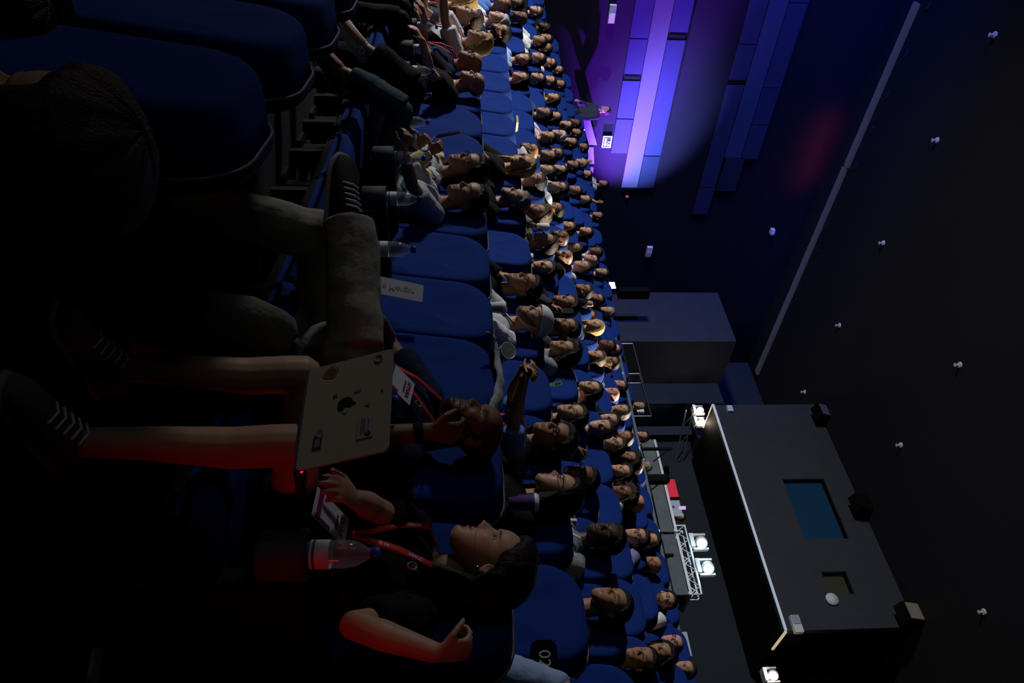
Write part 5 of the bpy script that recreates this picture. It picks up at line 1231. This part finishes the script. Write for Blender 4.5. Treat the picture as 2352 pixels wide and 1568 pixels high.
for (x, y), lab in (((1128, 405), 'water bottle half hidden behind the floral blouse woman, second row'), ((1360, 1412), 'water bottle by the neck of the young man peering up')):
    bottle(near_cup(x, y, (1, 2)), lab)
p = at(1172, 394, 7.6); gb = bottle(p, 'water bottle held upright by the blond woman with glasses')
# the laptop with stickers on the woman's knees
hA, hB = at(713, 850, 1.80), at(680, 1083, 1.62); tA, tB = at(905, 782, 1.76), at(893, 1018, 1.575)
LAPM = mat('champagne laptop metal', (.50, .41, .29), .5, .1)
xh = (hB-hA).normalized(); mid = (hA+hB)/2; upv = ((tA+tB)/2-mid); upv = (upv-xh*upv.dot(xh)); LH = upv.length; upv.normalize(); nrm = xh.cross(upv)
g = empty('laptop', 'champagne metal laptop covered in stickers, open on bare knees', 'laptop', (0, 0, 0)); wL = (hB-hA).length
ML = frame(mid, xh, upv)
if (V((0, 0, CAMZ))-mid).dot(ML.to_3x3() @ V((0, 0, 1))) < 0: sgn_ = -1
else: sgn_ = 1
def lidpart(name, mb, m_, par, sm=False): mb.v = [tuple(ML @ V((v[0], v[1], v[2]*sgn_))) for v in mb.v]; return put(name, mb, m_, par, sm)
lid = lidpart('lid', MB().poly([(x, z, -.003) for x, z in [(a, b+LH/2) for a, b in outline(wL, -LH/2, LH/2, .012, .012)]], (0, 0, .006)), LAPM, g)
bdir = V((1, -.1, -.10)); bdir = (bdir-xh*bdir.dot(xh)).normalized(); MBs = frame(mid, xh, bdir)
q = MB().box((0, LH/2, 0), (wL, LH, .014)); q.v = [tuple(MBs @ V(v)) for v in q.v]; put('base', q, mat('dark laptop deck', (.03, .03, .034), .5), g)
q = MB(); zz = .009 if (MBs.to_3x3() @ V((0, 0, 1))).z > 0 else -.009
for i in range(13):
    for j in range(5): q.box((-wL*.43+wL*.86*i/12, .035+.02*j, zz), (.017, .015, .003))
q.v = [tuple(MBs @ V(v)) for v in q.v]; put('keyboard', q, mat('key caps', (.012, .012, .014), .5), g)
q = MB().ball((wL/2-.012, .02, zz), .004, 8); q.v = [tuple(MBs @ V(v)) for v in q.v]; put('status_light', q, mat('red status light', (.5, .01, .03), .4, emit=(1, .02, .06), es=1.2), g)
def sticker(name, px, py, w_, h_, c, rot=0, shape='box', lab=None):
    u = ML.inverted() @ plane_on_lid(px, py); mb = MB(); a = R(rot)
    if shape == 'box': pts = [(-w_/2, -h_/2), (w_/2, -h_/2), (w_/2, h_/2), (-w_/2, h_/2)]
    elif shape == 'blob': pts = [(w_/2*math.cos(t*.35)*(1+.16*math.sin(3*t*.35)), h_/2*math.sin(t*.35)*(1+.13*math.cos(4*t*.35))) for t in range(18)]
    elif shape == 'ring': return lidpart(name, MB().tube([(u.x+w_/2*math.cos(R(18*t)), u.y+w_/2*math.sin(R(18*t)), .0042) for t in range(21)], .0022, n=6), mat('sticker '+str(c), c, .6), lid)
    else: pts = shape
    pts = [(u.x+x*math.cos(a)-y*math.sin(a), u.y+x*math.sin(a)+y*math.cos(a), .0035+.0004*len(lid.children)*.2) for x, y in pts]
    o = lidpart(name, mb.poly(pts, (0, 0, .0006)), mat('sticker '+str(c), c, .6), lid)
    if lab: o['label'] = lab
    return o
def plane_on_lid(x, y):
    o = V((0, 0, CAMZ)); d = ray(x, y); n_ = ML.to_3x3() @ V((0, 0, 1)); return o+d*((mid-o).dot(n_)/d.dot(n_))
apple = []
for t in range(30):
    a = 2*math.pi*t/30; rr = .021*(1-.10*gs(math.sin(a)-1, .25)-.08*gs(math.sin(a)+1, .15)); x, y = rr*math.cos(a)*.95, rr*math.sin(a)*1.05
    if x > .008: x -= .011*gs(y-.004, .010)
    apple.append((x, y))
flip = 1 if True else -1
sticker('emblem', 795, 930, 0, 0, (.008, .008, .008), 0, apple, 'black fruit-shaped emblem with a bite')
sticker('emblem_leaf', 814, 927, .008, .013, (.008, .008, .008), -30, 'blob')
sticker('sticker', 762, 858, .036, .040, (.33, .18, .06), 15, 'blob', 'tan badge-shaped sticker'); sticker('sticker', 762, 858, .026, .028, (.16, .09, .03), 15, 'blob')
sticker('sticker', 872, 825, .020, .020, (.32, .33, .30), 0, 'ring', 'pale ring sticker')
sticker('sticker', 772, 911, .010, .010, (.42, .03, .04), 10, 'box', 'small red sticker'); sticker('sticker', 825, 897, .012, .020, (.26, .28, .32), 20, 'blob', 'small pale cloud sticker'); sticker('sticker', 795, 945, .014, .014, (.38, .36, .34), 10, 'blob')
sticker('sticker', 847, 929, .012, .012, (.35, .26, .03), 0, 'blob', 'small yellow dot sticker'); sticker('sticker', 880, 897, .006, .006, (.18, .16, .12), 0, 'blob')
sticker('sticker', 841, 985, .052, .040, (.38, .36, .32), 0, 'box', 'large white rectangular sticker with a red stripe'); sticker('sticker', 838, 980, .040, .006, (.45, .06, .08), 0, 'box'); sticker('sticker', 846, 998, .015, .015, (.05, .05, .05), 0, 'blob'); sticker('sticker', 832, 982, .042, .003, (.1, .1, .12), 0, 'box'); sticker('sticker', 848, 980, .040, .003, (.15, .15, .3), 0, 'box')
sticker('sticker', 731, 1020, .030, .022, (.03, .03, .03), 0, 'box', 'black framed photo sticker'); sticker('sticker', 731, 1020, .022, .014, (.20, .18, .19), 0, 'box'); sticker('sticker', 736, 997, .026, .02, (.36, .22, .25), 0, 'blob', 'pink blossom sticker'); sticker('sticker', 738, 994, .008, .008, (.45, .03, .10), 0, 'blob')
# printed sheet standing in a cup holder of the empty seats
pa = [at(862, 632, 3.22), at(858, 672, 3.18), at(970, 694, 3.20), at(973, 655, 3.24)]
g = empty('paper_sheet', 'white printed sheet standing in an empty seat cup holder', 'paper', (0, 0, 0))
n_ = (pa[1]-pa[0]).cross(pa[3]-pa[0]).normalized(); put('sheet', MB().poly(pa, n_*.001), mat('dim paper', (.42, .40, .44), .8), g)
c = sum(pa, V())/4; xd = (pa[3]-pa[0]).normalized(); tc = -n_ if n_.dot(V((0, 0, CAMZ))-c) < 0 else n_
yd = tc.cross(xd); Mt = Matrix((xd, -yd, tc)).transposed().to_4x4(); Mt.translation = c+tc*.003
text('sheet_text', 'e Morgan', .038, mat('pale grey ink', (.24, .22, .26), .8), g, Mt, .0001)
bottle(near_cup(905, 640), 'water bottle behind the printed sheet')
# phones
def phone(c, xd, yd, lab, m_, lit=None):
    g = empty('phone', lab, 'phone', (0, 0, 0), 0, 'phones'); M = frame(c, xd, yd)
    q = MB().poly([(x, z, -.004) for x, z in outline(.072, -.074, .074, .009, .009, 3)], (0, 0, .008)); q.v = [tuple(M @ V(v)) for v in q.v]; put('phone_body', q, m_, g, True if 0 else False)
    q = MB().box((0, 0, -.0046), (.066, .14, .001)); q.v = [tuple(M @ V(v)) for v in q.v]; put('screen', q, lit or mat('dark screen', (.01, .01, .012), .2), g)
    q = MB()
    for k in range(3): q.lathe([(.006, .004), (.006, .0062), (0, .0062)], (-.020, .055-.018*k, 0), 10)
    q.v = [tuple(M @ V(v)) for v in q.v]; put('camera_lenses', q, BLACK, g); return g
hd = FL['arms'][1]; c = hd[2]+hd[3]*.08+V((-.03, .0, .06))
phone(at(1030, 308, 4.2), (.3, .9, .1), (-.2, .1, 1), 'dark phone held up by the woman in the yellow floral blouse', mat('brown phone case', (.06, .04, .035), .5))
phone(at(1115, 352, 7.1), (.5, -.8, 0), (0, .1, 1), 'phone in a bright red case raised above an empty seat', mat('red phone case', (.7, .01, .02), .4))
phone(at(1273, 887, 5.9), (.6, -.7, .2), (.1, .3, 1), 'pale green phone with three camera lenses', mat('mint phone back', (.25, .55, .25), .4))
P = find('holding a phone'); h = P['arms'][P.get('hand', 1)] if False else None
q = P['root'].matrix_basis @ (P['Hc']+P['Rh'] @ V((.19, 0, -.03))); phone(q, P['root'].matrix_basis.to_3x3() @ V((0, 1, 0)), (0, 0, 1), 'dark phone covering a bearded face', BLACK)
q = at(1567, 1166, 13.9); phone(q, (-.7, .7, 0), (0, 0, 1), 'phone with a lit screen above the control desk laptop', WHITE, mat('lit phone screen', (.5, .4, .7), .3, emit=(.6, .45, .85), es=.7))
# cups
def cup(p, lab, m_, lid_m, h_=.12, lid=True, tilt=None, sleeve=None):
    g = empty('paper_cup', lab, 'cup', p, 0, 'paper cups')
    if tilt: g.rotation_euler = tilt
    put('cup_body', MB().lathe([(0, 0), (.028, 0), (.041, h_), (.0425, h_+.003), (.040, h_+.003), (.027, .006), (0, .006)], n=22), m_, g, True)
    if sleeve: put('cup_sleeve', MB().lathe([(.0315, h_*.2), (.039, h_*.75)], n=22), sleeve, g, True)
    if lid: put('lid', MB().lathe([(.0435, h_), (.044, h_+.012), (.040, h_+.014), (.038, h_+.022), (0, h_+.020)], n=22), lid_m, g, True)
    return g
cup(at(1168, 1155, 3.35), 'purple paper cup with white lid on the armrest', mat('purple cup', (.10, .05, .2), .6), WHITE)
q = at(1160, 820, 3.45); cup(q-V((0, 0, .04)), 'open white paper cup tilted on the seat top by the draped jacket', PAPER, PAPER, .10, False, (R(20), R(-58), 0))
cup(at(1118, 706, 4.55), 'white paper cup in front of the man in the white cap', PAPER, WHITE, .1)
P = find('cup to his mouth'); q = P['root'].matrix_basis @ (P['Hc']+P['Rh'] @ V((.165, 0, -.10))); cup(q, 'white cup raised to the mouth of the khaki jacket man', PAPER, WHITE, .1, True, (0, R(8), 0))
cup(at(1196, 591, 7.0), 'white cup standing between the blue seats below the khaki jacket', PAPER, WHITE, .1)
cup(at(1463, 945, 12.4), 'tiny white cup on the guard rail', PAPER, WHITE, .1)
# white jacket draped over an empty seat
Pn = [at(1128, 775, 3.12), at(1143, 790, 3.14), at(1150, 830, 3.10), at(1155, 880, 3.02), at(1148, 920, 2.95), at(1133, 950, 2.90)]
g = empty('draped_jacket', 'pale jacket draped along the top of an empty blue seat', 'jacket', (0, 0, 0))
mb = MB(); n1, n2 = 22, 9; Fd = V((-.97, .2, 0))
prof = [(.026, -.020), (.025, -.008), (.02, .004), (-.01, .014), (-.05, .012), (-.10, -.004), (-.125, -.04), (-.135, -.12), (-.14, -.2)]
for i in range(n1):
    t = i/(n1-1)*(len(Pn)-1); k = min(int(t), len(Pn)-2); b_ = Pn[k].lerp(Pn[k+1], t-k)
    for j, (a, c_) in enumerate(prof):
        q = noise.noise(V((i*.45, j*.5, 3)))*.016+noise.noise(V((i*1.3, j*.3, 8)))*.008
        mb.v.append(tuple(b_+Fd*(a*(1+.5*noise.noise(V((i*.3, j, 1))))+q*.6)+V((0, 0, c_+q*.7-.008))))
for i in range(n1-1):
    for j in range(n2-1): mb.f.append((i*n2+j, (i+1)*n2+j, (i+1)*n2+j+1, i*n2+j+1))
o = put('cloth', mb, mat('pale jacket cloth', (.36, .36, .37), .9, bump=.5, bscale=25), g, True); md = o.modifiers.new('s', 'SOLIDIFY'); md.thickness = .006
# olive zipped backpack on the floor
bt, bb = at(655, 762, 2.06), at(215, 745, 2.06)
g = empty('backpack', 'olive zipped backpack standing on the floor against bare legs', 'backpack', (0, 0, 0)); d = bt-bb; OL = mat('olive canvas', (.16, .155, .115), .9, bump=.6, bscale=40)
body = put('bag_body', MB().tube([bb, bb+d*.12, bb+d*.5, bb+d*.85, bt], [(.10, .07), (.125, .085), (.13, .09), (.115, .08), (.075, .05)], side=V((1, .1, 0)), n=20), OL, g, True)
q = MB(); zp = [bb+d*t+RIGHT*(-.055+.03*t)-FWDH*(.078-.03*abs(t-.5)) for t in (.08, .25, .45, .65, .85, .96)]; q.tube(zp, .006, n=6); put('zip', q, BLACK, g, True)
put('zip_pull', MB().tube([zp[-2]-FWDH*.01, zp[-2]-FWDH*.02+V((0, 0, -.035))], [(.008, .003)]*2, n=8), STEEL, g, True)
put('strap', MB().tube([bt, bt+V((0, 0, .05))+RIGHT*.04, bt+V((0, 0, .03))+RIGHT*.10, bt+V((0, 0, -.10))+RIGHT*.12], [(.014, .004)]*4, n=8), OL, g, True)
# papers and notes in the audience
q = at(1186, 284, 8.0); put('pages', MB().box((0, 0, 0), (.16, .10, .012)).box((.01, .01, .014), (.15, .09, .01)), mat('cream pages', (.6, .5, .34), .8), empty('notebook', 'open notebook on denim knees beside the empty sunlit seats', 'notebook', q, .4))
q = at(947, 127, 5.7); g = empty('note_card', 'small white card lying on the armrest by the bald men', 'card', q, .3); put('card', MB().box((0, 0, 0), (.10, .14, .003)), PAPER, g)
# row letters on the seat ends
def panel(x, y, Z, w_, h_, body, size, lab, rot=0):
    q = at(x, y, Z); n_ = (V((0, 0, CAMZ))-q); n_.z = 0; n_.normalize(); xd = V((-n_.y, n_.x, 0)); g = empty('seat_end_panel', lab, 'seat panel', q); M = frame((0, 0, 0), xd, (0, 0, 1))
    b_ = MB().poly([(a, b, -.02) for a, b in outline(w_, -h_/2, h_/2, .03, .03, 4)], (0, 0, .02)); b_.v = [tuple(M @ V(v)) for v in b_.v]; put('panel', b_, SHELL, g)
    text('letter', body, size, WHITE, g, M @ Matrix.Translation((0, 0, .002)) @ Matrix.Rotation(R(rot), 4, 'Z'))
panel(930, 127, 5.55, .16, .22, 'B', .09, 'black seat end panel with a white letter by the armrest card', 90)
panel(926, 158, 5.3, .12, .2, 'A', .07, 'black seat end panel with white letter half hidden by black trousers', 90)
panel(1386, 1345, 4.75, .16, .2, 'F\u2019', .085, 'dark seat end panel with white letter F', 0)
panel(1250, 1512, 2.66, .13, .10, '02', .062, 'dark seat end panel with white number 02', 0)
# person at the right edge of the picture: forearm in a rolled pale cuff is part of that person
q0, q1 = at(225, 1466, 1.98), at(160, 1600, 1.92)
g = empty('stair_edge_strip', 'grey anti-slip strip on the aisle step, bottom right', 'step strip', (0, 0, 0))
sd = V((q1.y-q0.y, q0.x-q1.x, 0)).normalized()*.022; q1.z = q0.z
put('strip', MB().poly([q0-sd, q1-sd, q1+sd, q0+sd], (0, 0, .012)), mat('pale anti-slip strip', (.55, .58, .6), .8), g); put('edging', MB().poly([q0-sd*1.9-V((0, 0, .012)), q1-sd*1.9-V((0, 0, .012)), q1+sd*1.9-V((0, 0, .012)), q0+sd*1.9-V((0, 0, .012))], (0, 0, .012)), SHELL, g)
put('step', MB().poly([q0-sd*16-V((0, 0, .03)), q1-sd*16-V((0, 0, .03)), q1+sd*2-V((0, 0, .03)), q0+sd*2-V((0, 0, .03))], (0, 0, .018)), FLOOR, g)
